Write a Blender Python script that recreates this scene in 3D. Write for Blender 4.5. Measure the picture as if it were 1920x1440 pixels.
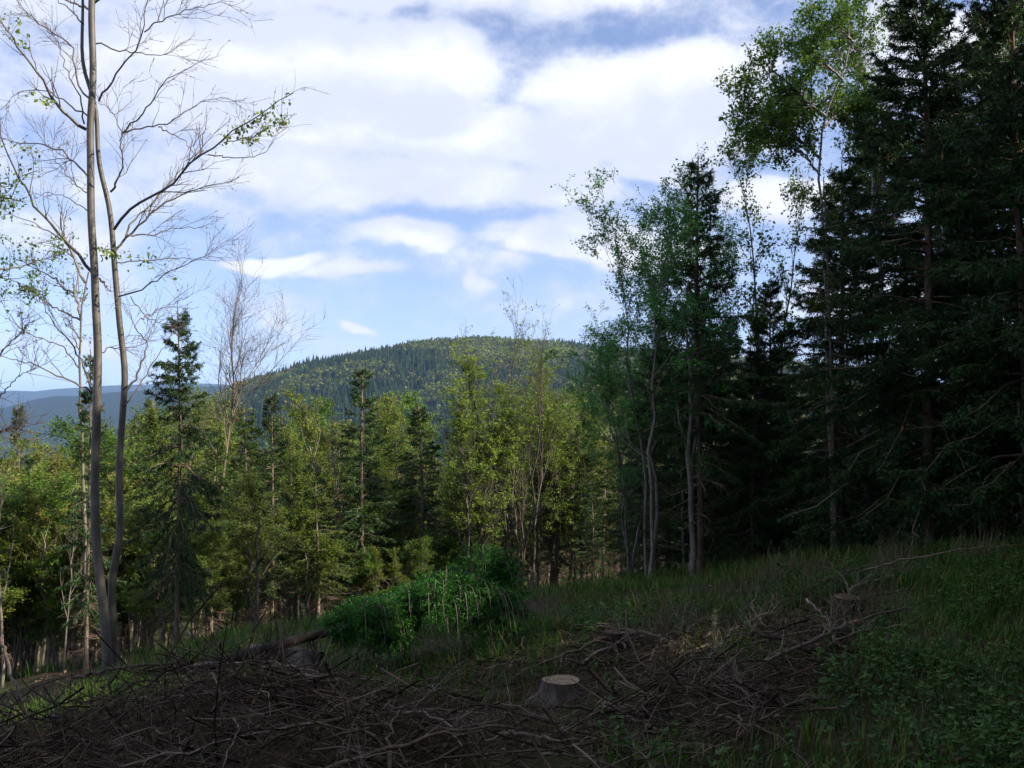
import bpy, math, random
import numpy as np
from mathutils import Vector, Matrix

for o in list(bpy.data.objects):
    bpy.data.objects.remove(o)
scene = bpy.context.scene
COL = scene.collection
R = math.radians

# ------------------------------------------------------------------ camera
F = 960 / math.tan(R(27.5))            # focal length in pixels of the 1920 px frame
PITCH = math.atan(60 / F)              # horizon at y = 780
EYE = 1.6
cam_data = bpy.data.cameras.new('camera')
cam = bpy.data.objects.new('camera', cam_data)
COL.objects.link(cam)
cam.location = (0, 0, EYE)
cam.rotation_euler = (R(90) + PITCH, 0, 0)
cam_data.sensor_fit = 'HORIZONTAL'
cam_data.angle = R(55)
cam_data.clip_start = 0.05
cam_data.clip_end = 60000
scene.camera = cam

# ------------------------------------------------------------------ sun and exposure
SUN_EL = R(35)
SUN_AZ = R(104)                         # clockwise from the view direction (+Y): from the right
sun_data = bpy.data.lights.new('sun', 'SUN')
sun_data.energy = 5.0
sun_data.angle = R(0.5)
sun_data.color = (1.0, 0.90, 0.74)
sun = bpy.data.objects.new('sun', sun_data)
COL.objects.link(sun)
SD = Vector((math.sin(SUN_AZ) * math.cos(SUN_EL), math.cos(SUN_AZ) * math.cos(SUN_EL), math.sin(SUN_EL)))
sun.rotation_euler = SD.to_track_quat('Z', 'Y').to_euler()
sun.location = (30, -5, 30)

vs = scene.view_settings
vs.view_transform = 'Standard'
vs.look = 'None'
vs.exposure = 0.85
vs.gamma = 1.0
vs.use_curve_mapping = False
scene.cycles.max_bounces = 4
scene.cycles.diffuse_bounces = 2
scene.cycles.transmission_bounces = 3
scene.cycles.adaptive_threshold = 0.02
scene.cycles.volume_bounces = 0
scene.cycles.caustics_reflective = False
scene.cycles.caustics_refractive = False

# ------------------------------------------------------------------ world: sky with cumulus clouds
world = bpy.data.worlds.new('World')
scene.world = world
world.use_nodes = True
nt = world.node_tree
nt.nodes.clear()


def pq(px, py):
    dx, dz = (px - 960) / F, (720 - py) / F
    y = math.cos(PITCH) - dz * math.sin(PITCH)
    z = math.sin(PITCH) + dz * math.cos(PITCH)
    return dx / y, z / y


# centre x, y, half width, half height, weight: where the clouds of this sky stand
CLOUDS = [(600, 120, 400, 120, 1.0), (810, 120, 130, 95, 1.2), (640, -40, 720, 80, .95), (1180, 175, 300, 120, 1.05),
          (1300, 120, 210, 80, 1.05), (760, 240, 480, 90, .95), (1180, 255, 330, 75, .95), (880, 335, 280, 62, 1.0),
          (590, 335, 300, 66, .85), (1095, 350, 130, 54, 1.0), (1250, 322, 100, 38, .95), (745, 440, 150, 44, .9),
          (1080, 447, 210, 46, 1.0), (1220, 475, 200, 32, .9), (535, 490, 110, 24, 1.0), (650, 508, 100, 17, .85),
          (1480, 385, 130, 60, 1.0), (1780, 110, 230, 120, .9), (300, 150, 380, 150, .75), (80, 420, 240, 70, .6),
          (905, 523, 30, 18, .75), (675, 620, 36, 12, .6), (970, 496, 50, 18, .5), (150, 650, 190, 24, .45),
          (490, 665, 80, 16, .4), (330, 340, 280, 70, .55), (1650, 560, 260, 60, .8), (180, -60, 400, 90, .8)]


def make_cloud_group():
    g = bpy.data.node_groups.new('cloud_density', 'ShaderNodeTree')
    g.interface.new_socket('Dir', in_out='INPUT', socket_type='NodeSocketVector')
    g.interface.new_socket('Density', in_out='OUTPUT', socket_type='NodeSocketFloat')
    g.interface.new_socket('Above', in_out='OUTPUT', socket_type='NodeSocketFloat')
    N, L = g.nodes, g.links
    gi, go = N.new('NodeGroupInput'), N.new('NodeGroupOutput')

    def m(op, a, b=None, clamp=False):
        n = N.new('ShaderNodeMath'); n.operation = op; n.use_clamp = clamp
        for i, v in enumerate((a, b)):
            if v is None: continue
            if isinstance(v, (int, float)): n.inputs[i].default_value = v
            else: L.new(v, n.inputs[i])
        return n.outputs[0]

    def vm(op, a, b):
        n = N.new('ShaderNodeVectorMath'); n.operation = op
        for i, v in enumerate((a, b)):
            if isinstance(v, tuple): n.inputs[i].default_value = v
            else: L.new(v, n.inputs[i])
        return n.outputs[0]

    def noise(vec, scale, detail, rough=.5):
        n = N.new('ShaderNodeTexNoise'); n.inputs['Scale'].default_value = scale; n.inputs['Detail'].default_value = detail
        n.inputs['Roughness'].default_value = rough; L.new(vec, n.inputs['Vector'])
        return n
    D = gi.outputs[0]
    st = vm('MULTIPLY', D, (1, 1, 1.5))
    w = noise(st, 8, 3)
    warped = vm('ADD', D, vm('MULTIPLY', vm('SUBTRACT', w.outputs['Color'], (.5, .5, .5)), (.13, .0, .07)))
    s2 = N.new('ShaderNodeSeparateXYZ'); L.new(D, s2.inputs[0])
    # elsewhere in the sky the same broken cumulus goes on, from noise on a cloud plane
    zz = m('ADD', m('MAXIMUM', s2.outputs[2], 0.0), 0.12)
    c2 = N.new('ShaderNodeCombineXYZ')
    L.new(m('DIVIDE', s2.outputs[0], zz), c2.inputs[0]); L.new(m('DIVIDE', s2.outputs[1], zz), c2.inputs[1])
    base = m('MULTIPLY', m('SUBTRACT', noise(c2.outputs[0], 1.3, 2).outputs[0], .42), 4.0, True)
    ys = m('MAXIMUM', s2.outputs[1], 0.05)
    mr1 = N.new('ShaderNodeMapRange'); mr1.inputs['From Min'].default_value = .62; mr1.inputs['From Max'].default_value = .5
    L.new(m('ABSOLUTE', m('DIVIDE', s2.outputs[0], ys)), mr1.inputs['Value'])
    mr2 = N.new('ShaderNodeMapRange'); mr2.inputs['From Min'].default_value = .56; mr2.inputs['From Max'].default_value = .47
    L.new(m('DIVIDE', s2.outputs[2], ys), mr2.inputs['Value'])
    inside = m('MULTIPLY', m('MULTIPLY', mr1.outputs[0], mr2.outputs[0]), m('GREATER_THAN', s2.outputs[1], 0.05))
    hz = N.new('ShaderNodeMapRange'); hz.inputs['From Min'].default_value = 0.0; hz.inputs['From Max'].default_value = .06
    L.new(s2.outputs[2], hz.inputs['Value'])

    def density(vec, fine):
        sep = N.new('ShaderNodeSeparateXYZ'); L.new(vec, sep.inputs[0])
        ysafe = m('MAXIMUM', sep.outputs[1], 0.05)
        comb = N.new('ShaderNodeCombineXYZ')
        L.new(m('DIVIDE', sep.outputs[0], ysafe), comb.inputs[0]); L.new(m('DIVIDE', sep.outputs[2], ysafe), comb.inputs[1])
        field = None
        for (cx, cy, rx, ry, wt) in CLOUDS:
            p0, q0 = pq(cx, cy)
            mp = N.new('ShaderNodeVectorMath'); mp.operation = 'MULTIPLY_ADD'
            mp.inputs[1].default_value = (F / rx, F / ry, 0); mp.inputs[2].default_value = (-p0 * F / rx, -q0 * F / ry, 0)
            L.new(comb.outputs[0], mp.inputs[0])
            dt = N.new('ShaderNodeVectorMath'); dt.operation = 'LENGTH'
            L.new(mp.outputs[0], dt.inputs[0])
            mr = N.new('ShaderNodeMapRange'); mr.interpolation_type = 'SMOOTHSTEP'
            mr.inputs['From Min'].default_value = 1.3; mr.inputs['From Max'].default_value = 0.2
            mr.inputs['To Min'].default_value = 0; mr.inputs['To Max'].default_value = wt
            L.new(dt.outputs['Value'], mr.inputs['Value'])
            if field is None: field = mr.outputs[0]
            else:
                n = N.new('ShaderNodeMath'); n.operation = 'SMOOTH_MAX'; n.inputs[2].default_value = .25
                L.new(field, n.inputs[0]); L.new(mr.outputs[0], n.inputs[1]); field = n.outputs[0]
        mix = N.new('ShaderNodeMix'); mix.data_type = 'FLOAT'
        L.new(inside, mix.inputs[0]); L.new(base, mix.inputs[2]); L.new(field, mix.inputs[3])
        return m('MULTIPLY', m('ADD', m('SUBTRACT', mix.outputs[0], .20), m('MULTIPLY', m('SUBTRACT', fine, .5), FINE)), hz.outputs[0])
    FINE = 1.4
    UP = (0.016, 0, 0.040)
    f0 = noise(st, 14, 7, .64).outputs[0]
    f1 = noise(vm('ADD', st, (UP[0], 0, UP[2] * 1.5)), 14, 4, .64).outputs[0]
    L.new(density(warped, f0), go.inputs[0])
    L.new(density(vm('ADD', warped, UP), f1), go.inputs[1])
    return g


CG = make_cloud_group()
N, L = nt.nodes, nt.links
out = N.new('ShaderNodeOutputWorld')
bg = N.new('ShaderNodeBackground')
bg.inputs['Strength'].default_value = 0.125
sky = N.new('ShaderNodeTexSky')
sky.sky_type = 'NISHITA'
sky.sun_disc = False
sky.sun_elevation = SUN_EL
sky.sun_rotation = SUN_AZ
sky.altitude = 500
sky.air_density = 1.0
sky.dust_density = 0.0
sky.ozone_density = 3.0
tc = N.new('ShaderNodeTexCoord')
lift = N.new('ShaderNodeVectorMath'); lift.operation = 'MULTIPLY_ADD'      # reads the sky from higher up: less white glare at the horizon
lift.inputs[1].default_value = (1, 1, .9); lift.inputs[2].default_value = (0, 0, .075)
L.new(tc.outputs['Generated'], lift.inputs[0]); L.new(lift.outputs[0], sky.inputs['Vector'])
cg = N.new('ShaderNodeGroup'); cg.node_tree = CG
L.new(tc.outputs['Generated'], cg.inputs[0])
d0, d1 = cg.outputs[0], cg.outputs[1]
alpha = N.new('ShaderNodeMapRange'); alpha.interpolation_type = 'SMOOTHSTEP'
alpha.inputs['From Min'].default_value = -0.20; alpha.inputs['From Max'].default_value = 0.42
alpha.inputs['To Max'].default_value = 0.96
L.new(d0, alpha.inputs['Value'])
df = N.new('ShaderNodeMath'); df.operation = 'SUBTRACT'; L.new(d0, df.inputs[0]); L.new(d1, df.inputs[1])
lit = N.new('ShaderNodeMapRange'); lit.interpolation_type = 'SMOOTHSTEP'
lit.inputs['From Min'].default_value = -0.22; lit.inputs['From Max'].default_value = 0.80
L.new(df.outputs[0], lit.inputs['Value'])
ccol = N.new('ShaderNodeMix'); ccol.data_type = 'RGBA'  # shaded undersides and sunlit tops painted into the cloud colour
ccol.inputs[6].default_value = (3.75, 3.98, 4.75, 1)
ccol.inputs[7].default_value = (4.95, 5.05, 5.3, 1)
L.new(lit.outputs[0], ccol.inputs[0])
mixc = N.new('ShaderNodeMix'); mixc.data_type = 'RGBA'
sky_tint = N.new('ShaderNodeMix'); sky_tint.data_type = 'RGBA'; sky_tint.blend_type = 'MULTIPLY'; sky_tint.inputs[0].default_value = 1
sky_tint.inputs[7].default_value = (1.16, .96, .96, 1)      # tints the sky colour alone, slightly redder
L.new(sky.outputs[0], sky_tint.inputs[6])
L.new(alpha.outputs[0], mixc.inputs[0]); L.new(sky_tint.outputs[2], mixc.inputs[6]); L.new(ccol.outputs[2], mixc.inputs[7])
L.new(mixc.outputs[2], bg.inputs['Color'])
L.new(bg.outputs[0], out.inputs['Surface'])
world.cycles.sampling_method = 'MANUAL'
world.cycles.sample_map_resolution = 512

# ------------------------------------------------------------------ helpers: pixels, ground, meshes


def at(px, py, Y):
    dx, dz = (px - 960) / F, (720 - py) / F
    y = math.cos(PITCH) - dz * math.sin(PITCH)
    z = math.sin(PITCH) + dz * math.cos(PITCH)
    return np.array((dx / y * Y, Y, EYE + z / y * Y))


def softplus(v, k=1.5):
    return np.logaddexp(0, v / k) * k


VALLEY = -200.0


def G(x, y):
    x = np.asarray(x, float); y = np.asarray(y, float)
    xs = 14 * np.tanh(x / 14)
    z = 0.1 * xs - 0.012 * np.minimum(xs, 0) ** 2
    yc = np.maximum(y, -40)
    z = z - 0.08 * yc
    ye = 17 + 3.0 / (1 + np.exp(-(x - 4) * 1.2))
    z = z - 0.12 * softplus(y - ye, 1.8) - 0.12 * softplus(y - 70, 6)
    z = z + 0.30 * np.exp(-((x - 5.5) / 3.5) ** 2 - ((y - 12.5) / 3.5) ** 2)
    near = np.exp(-np.hypot(x, y - 8) / 40)
    z = z + near * (0.07 * np.sin(x * 1.7 + .4) * np.cos(y * 1.3) + 0.04 * np.sin(x * 3.9 + y * 2.3))
    return VALLEY + softplus(z - VALLEY, 12)


def onground(px, py, up=0.0):
    Y = 2.0
    while Y < 80:
        p = at(px, py, Y)
        if p[2] <= G(p[0], p[1]) + up: return p
        Y += .03
    return p


def norm(a):
    return a / np.maximum(np.linalg.norm(a, axis=-1, keepdims=True), 1e-9)


class Acc:
    def __init__(s): s.V, s.T, s.Q, s.r, s.n = [], [], [], [], 0

    def add(s, V, T=None, Q=None, rnd=None):
        V = np.asarray(V, np.float32).reshape(-1, 3)
        if T is not None: s.T.append(np.asarray(T, np.int32).reshape(-1, 3) + s.n)
        if Q is not None: s.Q.append(np.asarray(Q, np.int32).reshape(-1, 4) + s.n)
        s.V.append(V)
        s.r.append(np.full(len(V), .5, np.float32) if rnd is None else np.asarray(rnd, np.float32).reshape(-1))
        s.n += len(V)
        return s

    def mesh(s, name, mat, smooth=True):
        V = np.concatenate(s.V)
        T = np.concatenate(s.T) if s.T else np.zeros((0, 3), np.int32)
        Q = np.concatenate(s.Q) if s.Q else np.zeros((0, 4), np.int32)
        me = bpy.data.meshes.new(name)
        me.vertices.add(len(V)); me.vertices.foreach_set('co', V.ravel())
        nl = T.size + Q.size
        me.loops.add(nl); me.loops.foreach_set('vertex_index', np.concatenate([T.ravel(), Q.ravel()]))
        me.polygons.add(len(T) + len(Q))
        st = np.concatenate([np.arange(len(T)) * 3, T.size + np.arange(len(Q)) * 4]).astype(np.int32)
        me.polygons.foreach_set('loop_start', st)
        try:
            me.polygons.foreach_set('loop_total', np.concatenate([np.full(len(T), 3), np.full(len(Q), 4)]).astype(np.int32))
        except Exception:
            pass
        me.polygons.foreach_set('use_smooth', np.full(len(T) + len(Q), smooth))
        a = me.attributes.new('rnd', 'FLOAT', 'POINT'); a.data.foreach_set('value', np.concatenate(s.r))
        me.update(calc_edges=True)
        me.materials.append(mat)
        return me


def tubes(P, Rr, k=5):
    P = np.asarray(P, float); Rr = np.asarray(Rr, float)
    if P.ndim == 2: P = P[None]; Rr = Rr[None]
    Nn, n, _ = P.shape
    T = norm(np.gradient(P, axis=1))
    t0 = T.mean(1)
    ref = np.where(np.abs(norm(t0)[:, 2:3]) > .8, np.array([[1., .13, 0]]), np.array([[0., .05, 1.]]))
    u = norm(np.cross(T, ref[:, None, :])); v = np.cross(T, u)
    a = np.arange(k) / k * 2 * np.pi
    V = P[:, :, None, :] + Rr[:, :, None, None] * (u[:, :, None, :] * np.cos(a)[None, None, :, None] + v[:, :, None, :] * np.sin(a)[None, None, :, None])
    i = np.arange(Nn)[:, None, None] * n * k; j = np.arange(n - 1)[None, :, None] * k; c = np.arange(k)[None, None, :]; c2 = (c + 1) % k
    Q = np.stack([i + j + c, i + j + c2, i + j + k + c2, i + j + k + c], -1).reshape(-1, 4)
    return V.reshape(-1, 3), Q, n * k


def add_tubes(acc, P, Rr, k, rng):
    V, Q, per = tubes(P, Rr, k)
    acc.add(V, Q=Q, rnd=np.repeat(rng.random(len(V) // per), per))


def resample(pts, n, smooth=1):
    pts = np.asarray(pts, float)
    d = np.concatenate([[0], np.cumsum(np.linalg.norm(np.diff(pts, axis=0), axis=1))])
    s = np.linspace(0, d[-1], n)
    o = np.stack([np.interp(s, d, pts[:, i]) for i in range(pts.shape[1])], -1)
    for _ in range(smooth):
        o[1:-1] = .25 * o[:-2] + .5 * o[1:-1] + .25 * o[2:]
    return o


def interp(P, t):
    n = P.shape[1]
    f = np.clip(t, 0, .9999) * (n - 1); i = f.astype(int); w = (f - i)
    ar = np.arange(len(P))
    a, b = P[ar, i], P[ar, i + 1]
    if P.ndim == 3:
        return a + (b - a) * w[:, None], norm(b - a)
    return a + (b - a) * w


def spawn(rng, P, Rr, count, ln, ang=(.5, 1.0), t=(.25, 1.), n=5, up=.15, wig=.14, rr=.6, tip=.2, fall=.5, sag=0., rmin=.002, rel=0.0):
    Ls = np.linalg.norm(np.diff(P, axis=1), axis=2).sum(1)
    idx = rng.choice(len(P), count, p=Ls / Ls.sum())
    tt = rng.uniform(t[0], t[1], count)
    pos, tan = interp(P[idx], tt); rad = interp(Rr[idx], tt)
    perp = norm(np.cross(tan, rng.normal(size=(count, 3))))
    a = rng.uniform(ang[0], ang[1], count)[:, None]
    d = tan * np.cos(a) + perp * np.sin(a); d[:, 2] += up; d = norm(d)
    l = ln * rng.uniform(.5, 1.2, count) * (1 - fall * tt)
    if rel: l = l * (Ls[idx] / Ls.mean()) ** rel
    pts = [pos]
    for k in range(n - 1):
        d = norm(d + rng.normal(size=d.shape) * wig + np.array([0, 0, up * .2 - sag]))
        pts.append(pts[-1] + d * (l / (n - 1))[:, None])
    r0 = np.maximum(rad * rr, rmin)
    return np.stack(pts, 1), r0[:, None] * np.linspace(1, tip, n)[None, :]


def leaves(acc, rng, C, size, updir=.4, jitter=.5, fold=.0, aspect=.62, rbase=None):
    """diamond leaves with a fold along the midrib, one at each point of C"""
    n = len(C)
    d = rng.normal(size=(n, 3)); d[:, 2] -= updir * .3; d = norm(d)
    nrm = rng.normal(size=(n, 3)) * .8; nrm[:, 2] += updir; nrm = norm(nrm - d * (nrm * d).sum(1, keepdims=True))
    s = np.cross(d, nrm)
    L_ = (size * rng.uniform(1 - jitter, 1 + jitter, n))[:, None]
    a = C; b = C + d * L_ * .5 + s * L_ * aspect * .5 + nrm * L_ * .08; c = C + d * L_; e = C + d * L_ * .5 - s * L_ * aspect * .5 + nrm * L_ * .08
    V = np.stack([a, b, c, e], 1).reshape(-1, 3)
    i = np.arange(n)[:, None] * 4
    T = np.concatenate([i + [0, 1, 2], i + [0, 2, 3]], 0)
    r = rng.random(n) if rbase is None else np.clip(rbase + rng.normal(size=n) * .15, 0, 1)
    acc.add(V, T=T, rnd=np.repeat(r, 4))


def link(name, me, parent=None, loc=None):
    o = bpy.data.objects.new(name, me)
    COL.objects.link(o)
    if parent is not None: o.parent = parent
    if loc is not None: o.location = loc
    if name in ('twig_spray', 'leaf_spray', 'bud_spray', 'cone_cluster', 'dead_branchwork', 'boughwork'): o['kind'] = 'stuff'   # too fine to pick apart
    return o


def tag(o, label=None, cat=None, group=None, kind=None):
    if label: o['label'] = label
    if cat: o['category'] = cat
    if group: o['group'] = group
    if kind: o['kind'] = kind
    return o


PENDING = []                            # things whose labels still need their place: (object, label head, label tail, x in the picture)


def thing(name, label, cat, loc=(0, 0, 0), rot=(0, 0, 0), scale=(1, 1, 1), group=None, parts=()):
    o = bpy.data.objects.new(name, None)
    o.empty_display_size = .3
    COL.objects.link(o)
    o.location = loc; o.rotation_euler = rot; o.scale = scale
    tag(o, label, cat, group)
    for pn, me in parts:
        link(pn, me, o)
    return o


# ------------------------------------------------------------------ materials


def new_mat(name):
    m = bpy.data.materials.new(name); m.use_nodes = True
    m.node_tree.nodes.clear()
    return m, m.node_tree.nodes, m.node_tree.links


def ramp(N, stops):
    r = N.new('ShaderNodeValToRGB')
    e = r.color_ramp.elements
    e[0].position, e[0].color = stops[0][0], (*stops[0][1], 1)
    e[1].position, e[1].color = stops[-1][0], (*stops[-1][1], 1)
    for p, c in stops[1:-1]:
        x = e.new(p); x.color = (*c, 1)
    return r


def leaf_mat(name, stops, trans=.35, rough=.55, spec=.25):
    m, N, L = new_mat(name)
    o = N.new('ShaderNodeOutputMaterial')
    at_ = N.new('ShaderNodeAttribute'); at_.attribute_name = 'rnd'
    oi = N.new('ShaderNodeObjectInfo')
    sh = N.new('ShaderNodeMath'); sh.operation = 'MULTIPLY_ADD'; sh.inputs[1].default_value = .3; sh.inputs[2].default_value = -.15
    L.new(oi.outputs['Random'], sh.inputs[0])
    ad = N.new('ShaderNodeMath'); ad.operation = 'ADD'; L.new(at_.outputs['Fac'], ad.inputs[0]); L.new(sh.outputs[0], ad.inputs[1])
    rp = ramp(N, stops); L.new(ad.outputs[0], rp.inputs[0])
    b = N.new('ShaderNodeBsdfPrincipled'); b.inputs['Roughness'].default_value = rough; b.inputs['Specular IOR Level'].default_value = spec
    L.new(rp.outputs[0], b.inputs['Base Color'])
    if trans:
        t = N.new('ShaderNodeBsdfTranslucent'); L.new(rp.outputs[0], t.inputs['Color'])
        mx = N.new('ShaderNodeMixShader'); mx.inputs[0].default_value = trans
        L.new(b.outputs[0], mx.inputs[1]); L.new(t.outputs[0], mx.inputs[2]); L.new(mx.outputs[0], o.inputs[0])
    else:
        L.new(b.outputs[0], o.inputs[0])
    return m


def bark_mat(name, stops, scale=(14, 14, 3), bump=.4, rough=.85, spec=.25, detail=6, usernd=.25, dist=.01):
    m, N, L = new_mat(name)
    o = N.new('ShaderNodeOutputMaterial')
    tc = N.new('ShaderNodeTexCoord')
    mp = N.new('ShaderNodeMapping'); mp.inputs['Scale'].default_value = scale
    L.new(tc.outputs['Object'], mp.inputs[0])
    n = N.new('ShaderNodeTexNoise'); n.inputs['Scale'].default_value = 1.0; n.inputs['Detail'].default_value = detail; n.inputs['Roughness'].default_value = .62
    L.new(mp.outputs[0], n.inputs['Vector'])
    at_ = N.new('ShaderNodeAttribute'); at_.attribute_name = 'rnd'
    ma = N.new('ShaderNodeMath'); ma.operation = 'MULTIPLY_ADD'; ma.inputs[1].default_value = usernd; ma.inputs[2].default_value = -usernd / 2
    L.new(at_.outputs['Fac'], ma.inputs[0])
    ad = N.new('ShaderNodeMath'); ad.operation = 'ADD'; L.new(n.outputs[0], ad.inputs[0]); L.new(ma.outputs[0], ad.inputs[1])
    rp = ramp(N, stops); L.new(ad.outputs[0], rp.inputs[0])
    b = N.new('ShaderNodeBsdfPrincipled'); b.inputs['Roughness'].default_value = rough; b.inputs['Specular IOR Level'].default_value = spec
    L.new(rp.outputs[0], b.inputs['Base Color'])
    if bump:
        bp = N.new('ShaderNodeBump'); bp.inputs['Strength'].default_value = bump; bp.inputs['Distance'].default_value = dist
        L.new(n.outputs[0], bp.inputs['Height']); L.new(bp.outputs[0], b.inputs['Normal'])
    L.new(b.outputs[0], o.inputs[0])
    return m


M = {}
M['beech'] = bark_mat('beech_bark', [(.25, (0.0467, 0.0480, 0.0296)), (.45, (0.0935, 0.0840, 0.0666)), (.6, (0.1318, 0.1160, 0.0999)), (.8, (0.1870, 0.1680, 0.1480))], (7, 7, 5), .18, .52, .5, 7, .1, .006)
M['beech_twig'] = bark_mat('beech_twig_bark', [(.3, (.08, .066, .06)), (.7, (.17, .145, .135))], (5, 5, 5), 0, .7)
M['bud'] = leaf_mat('beech_bud', [(0, (.30, .17, .11)), (.6, (.42, .27, .17)), (1, (.40, .36, .16))], .2)
M['spruce_bark'] = bark_mat('spruce_bark', [(.25, (.05, .032, .022)), (.5, (.14, .095, .065)), (.75, (.25, .18, .13))], (22, 22, 6), .7, .9, .15)
M['pole_bark'] = bark_mat('pole_bark', [(.25, (.07, .055, .042)), (.5, (.17, .135, .10)), (.75, (.30, .25, .19))], (18, 18, 4), .6, .9, .15)
M['birch'] = bark_mat('birch_bark', [(.32, (.02, .018, .016)), (.48, (.16, .145, .125)), (.66, (.42, .39, .35))], (5, 5, 26), .3, .7, .3)
M['pale_bark'] = bark_mat('pale_bark', [(.25, (0.0723, 0.0622, 0.0480)), (.5, (0.1615, 0.1394, 0.1120)), (.75, (0.2550, 0.2241, 0.1840))], (8, 8, 8), .3, .75, .3)
M['dark_bark'] = bark_mat('dark_bark', [(.25, (.045, .036, .03)), (.5, (.10, .083, .068)), (.75, (.17, .145, .12))], (14, 14, 4), .5, .85, .2)
M['dead'] = bark_mat('dead_wood', [(.2, (0.0276, 0.0176, 0.0115)), (.5, (0.0797, 0.0538, 0.0363)), (.8, (0.1913, 0.1391, 0.0964))], (20, 20, 20), .4, .85, .2, 4, .6)
M['dead_pale'] = bark_mat('bleached_wood', [(.2, (0.0745, 0.0571, 0.0422)), (.5, (0.1656, 0.1310, 0.1004)), (.8, (0.3146, 0.2551, 0.2009))], (16, 16, 16), .4, .75, .3, 4, .4)
M['dead_twig'] = bark_mat('dead_twig', [(.1, (0.0194, 0.0124, 0.0080)), (.5, (0.0532, 0.0365, 0.0248)), (.9, (0.1841, 0.1381, 0.1004))], (3, 3, 3), 0, .9, .1, 2, .9)
M['stand_twig'] = bark_mat('stand_twig', [(.1, (.07, .05, .035)), (.5, (.16, .115, .08)), (.9, (.30, .23, .17))], (3, 3, 3), 0, .9, .1, 2, .9)
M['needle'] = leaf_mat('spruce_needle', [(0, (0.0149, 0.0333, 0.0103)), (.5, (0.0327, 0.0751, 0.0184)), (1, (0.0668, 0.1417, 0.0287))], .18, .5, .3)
M['needle_sun'] = leaf_mat('stand_needle', [(0, (0.0270, 0.0532, 0.0110)), (.45, (0.0675, 0.1190, 0.0198)), (.8, (0.1283, 0.1750, 0.0286)), (1, (0.1890, 0.1890, 0.0418))], .2, .55, .25)  # lighter, more olive needle colour for the stand spruces
M['needle_fresh'] = leaf_mat('felled_needle', [(0, (0.0081, 0.0419, 0.0046)), (.5, (0.0243, 0.1207, 0.0091)), (1, (0.0676, 0.2414, 0.0167))], .28, .5, .3)
M['cone'] = leaf_mat('spruce_cone', [(0, (.13, .055, .025)), (1, (.26, .13, .06))], 0, .7)
M['leaf_green'] = leaf_mat('leaf_green', [(0, (0.0460, 0.1092, 0.0140)), (.5, (0.0978, 0.2012, 0.0240)), (1, (0.1840, 0.2990, 0.0400))], .4)
M['leaf_blue'] = leaf_mat('leaf_cool_green', [(0, (0.0360, 0.1326, 0.0297)), (.5, (0.0780, 0.2496, 0.0495)), (1, (0.1560, 0.3900, 0.0792))], .4)
M['leaf_yellow'] = leaf_mat('leaf_yellow_green', [(0, (0.1058, 0.1771, 0.0198)), (.5, (0.1941, 0.2783, 0.0385)), (1, (0.2910, 0.3669, 0.0660))], .4)
M['leaf_olive'] = leaf_mat('leaf_olive', [(0, (0.0653, 0.1114, 0.0120)), (.5, (0.1307, 0.2005, 0.0220)), (.8, (0.2020, 0.2376, 0.0350)), (1, (0.2851, 0.2228, 0.0550))], .35)
M['leaf_lime'] = leaf_mat('leaf_lime', [(0, (0.1100, 0.1760, 0.0300)), (.5, (0.1980, 0.2860, 0.0500)), (1, (0.3080, 0.3740, 0.0800))], .4)
M['grass'] = leaf_mat('grass_blade', [(0, (0.0172, 0.0568, 0.0054)), (.55, (0.0460, 0.1198, 0.0108)), (.88, (0.0862, 0.1764, 0.0180)), (1, (0.2156, 0.2016, 0.0450))], .3, .5)
M['dry_grass'] = leaf_mat('dry_grass', [(0, (0.0780, 0.0620, 0.0275)), (1, (0.1800, 0.1488, 0.0770))], .25, .6)
M['herb'] = leaf_mat('herb_leaf', [(0, (0.0150, 0.0473, 0.0072)), (.5, (0.0375, 0.0998, 0.0126)), (1, (0.0813, 0.1680, 0.0252))], .3, .5)
M['litter'] = leaf_mat('leaf_litter', [(0, (.06, .036, .02)), (.5, (.13, .08, .045)), (1, (.24, .16, .10))], .1, .8)


def ground_mat():
    m, N, L = new_mat('forest_soil')
    o = N.new('ShaderNodeOutputMaterial'); b = N.new('ShaderNodeBsdfPrincipled')
    b.inputs['Roughness'].default_value = .95; b.inputs['Specular IOR Level'].default_value = .1
    tc = N.new('ShaderNodeTexCoord')
    n1 = N.new('ShaderNodeTexNoise'); n1.inputs['Scale'].default_value = 9; n1.inputs['Detail'].default_value = 10; n1.inputs['Roughness'].default_value = .7
    n2 = N.new('ShaderNodeTexNoise'); n2.inputs['Scale'].default_value = .35; n2.inputs['Detail'].default_value = 5
    L.new(tc.outputs['Object'], n1.inputs['Vector']); L.new(tc.outputs['Object'], n2.inputs['Vector'])
    r1 = ramp(N, [(.3, (.014, .010, .006)), (.5, (.04, .027, .016)), (.72, (.10, .068, .043))]); L.new(n1.outputs[0], r1.inputs[0])
    r2 = ramp(N, [(.3, (.02, .03, .01)), (.7, (.06, .075, .022))]); L.new(n1.outputs[0], r2.inputs[0])
    st = N.new('ShaderNodeMapRange'); st.inputs['From Min'].default_value = .46; st.inputs['From Max'].default_value = .6
    L.new(n2.outputs[0], st.inputs['Value'])
    mx = N.new('ShaderNodeMix'); mx.data_type = 'RGBA'
    L.new(st.outputs[0], mx.inputs[0]); L.new(r1.outputs[0], mx.inputs[6]); L.new(r2.outputs[0], mx.inputs[7])
    bp = N.new('ShaderNodeBump'); bp.inputs['Strength'].default_value = .8; bp.inputs['Distance'].default_value = .04
    L.new(n1.outputs[0], bp.inputs['Height']); L.new(bp.outputs[0], b.inputs['Normal'])
    L.new(mx.outputs[2], b.inputs['Base Color']); L.new(b.outputs[0], o.inputs[0])
    return m


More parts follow.
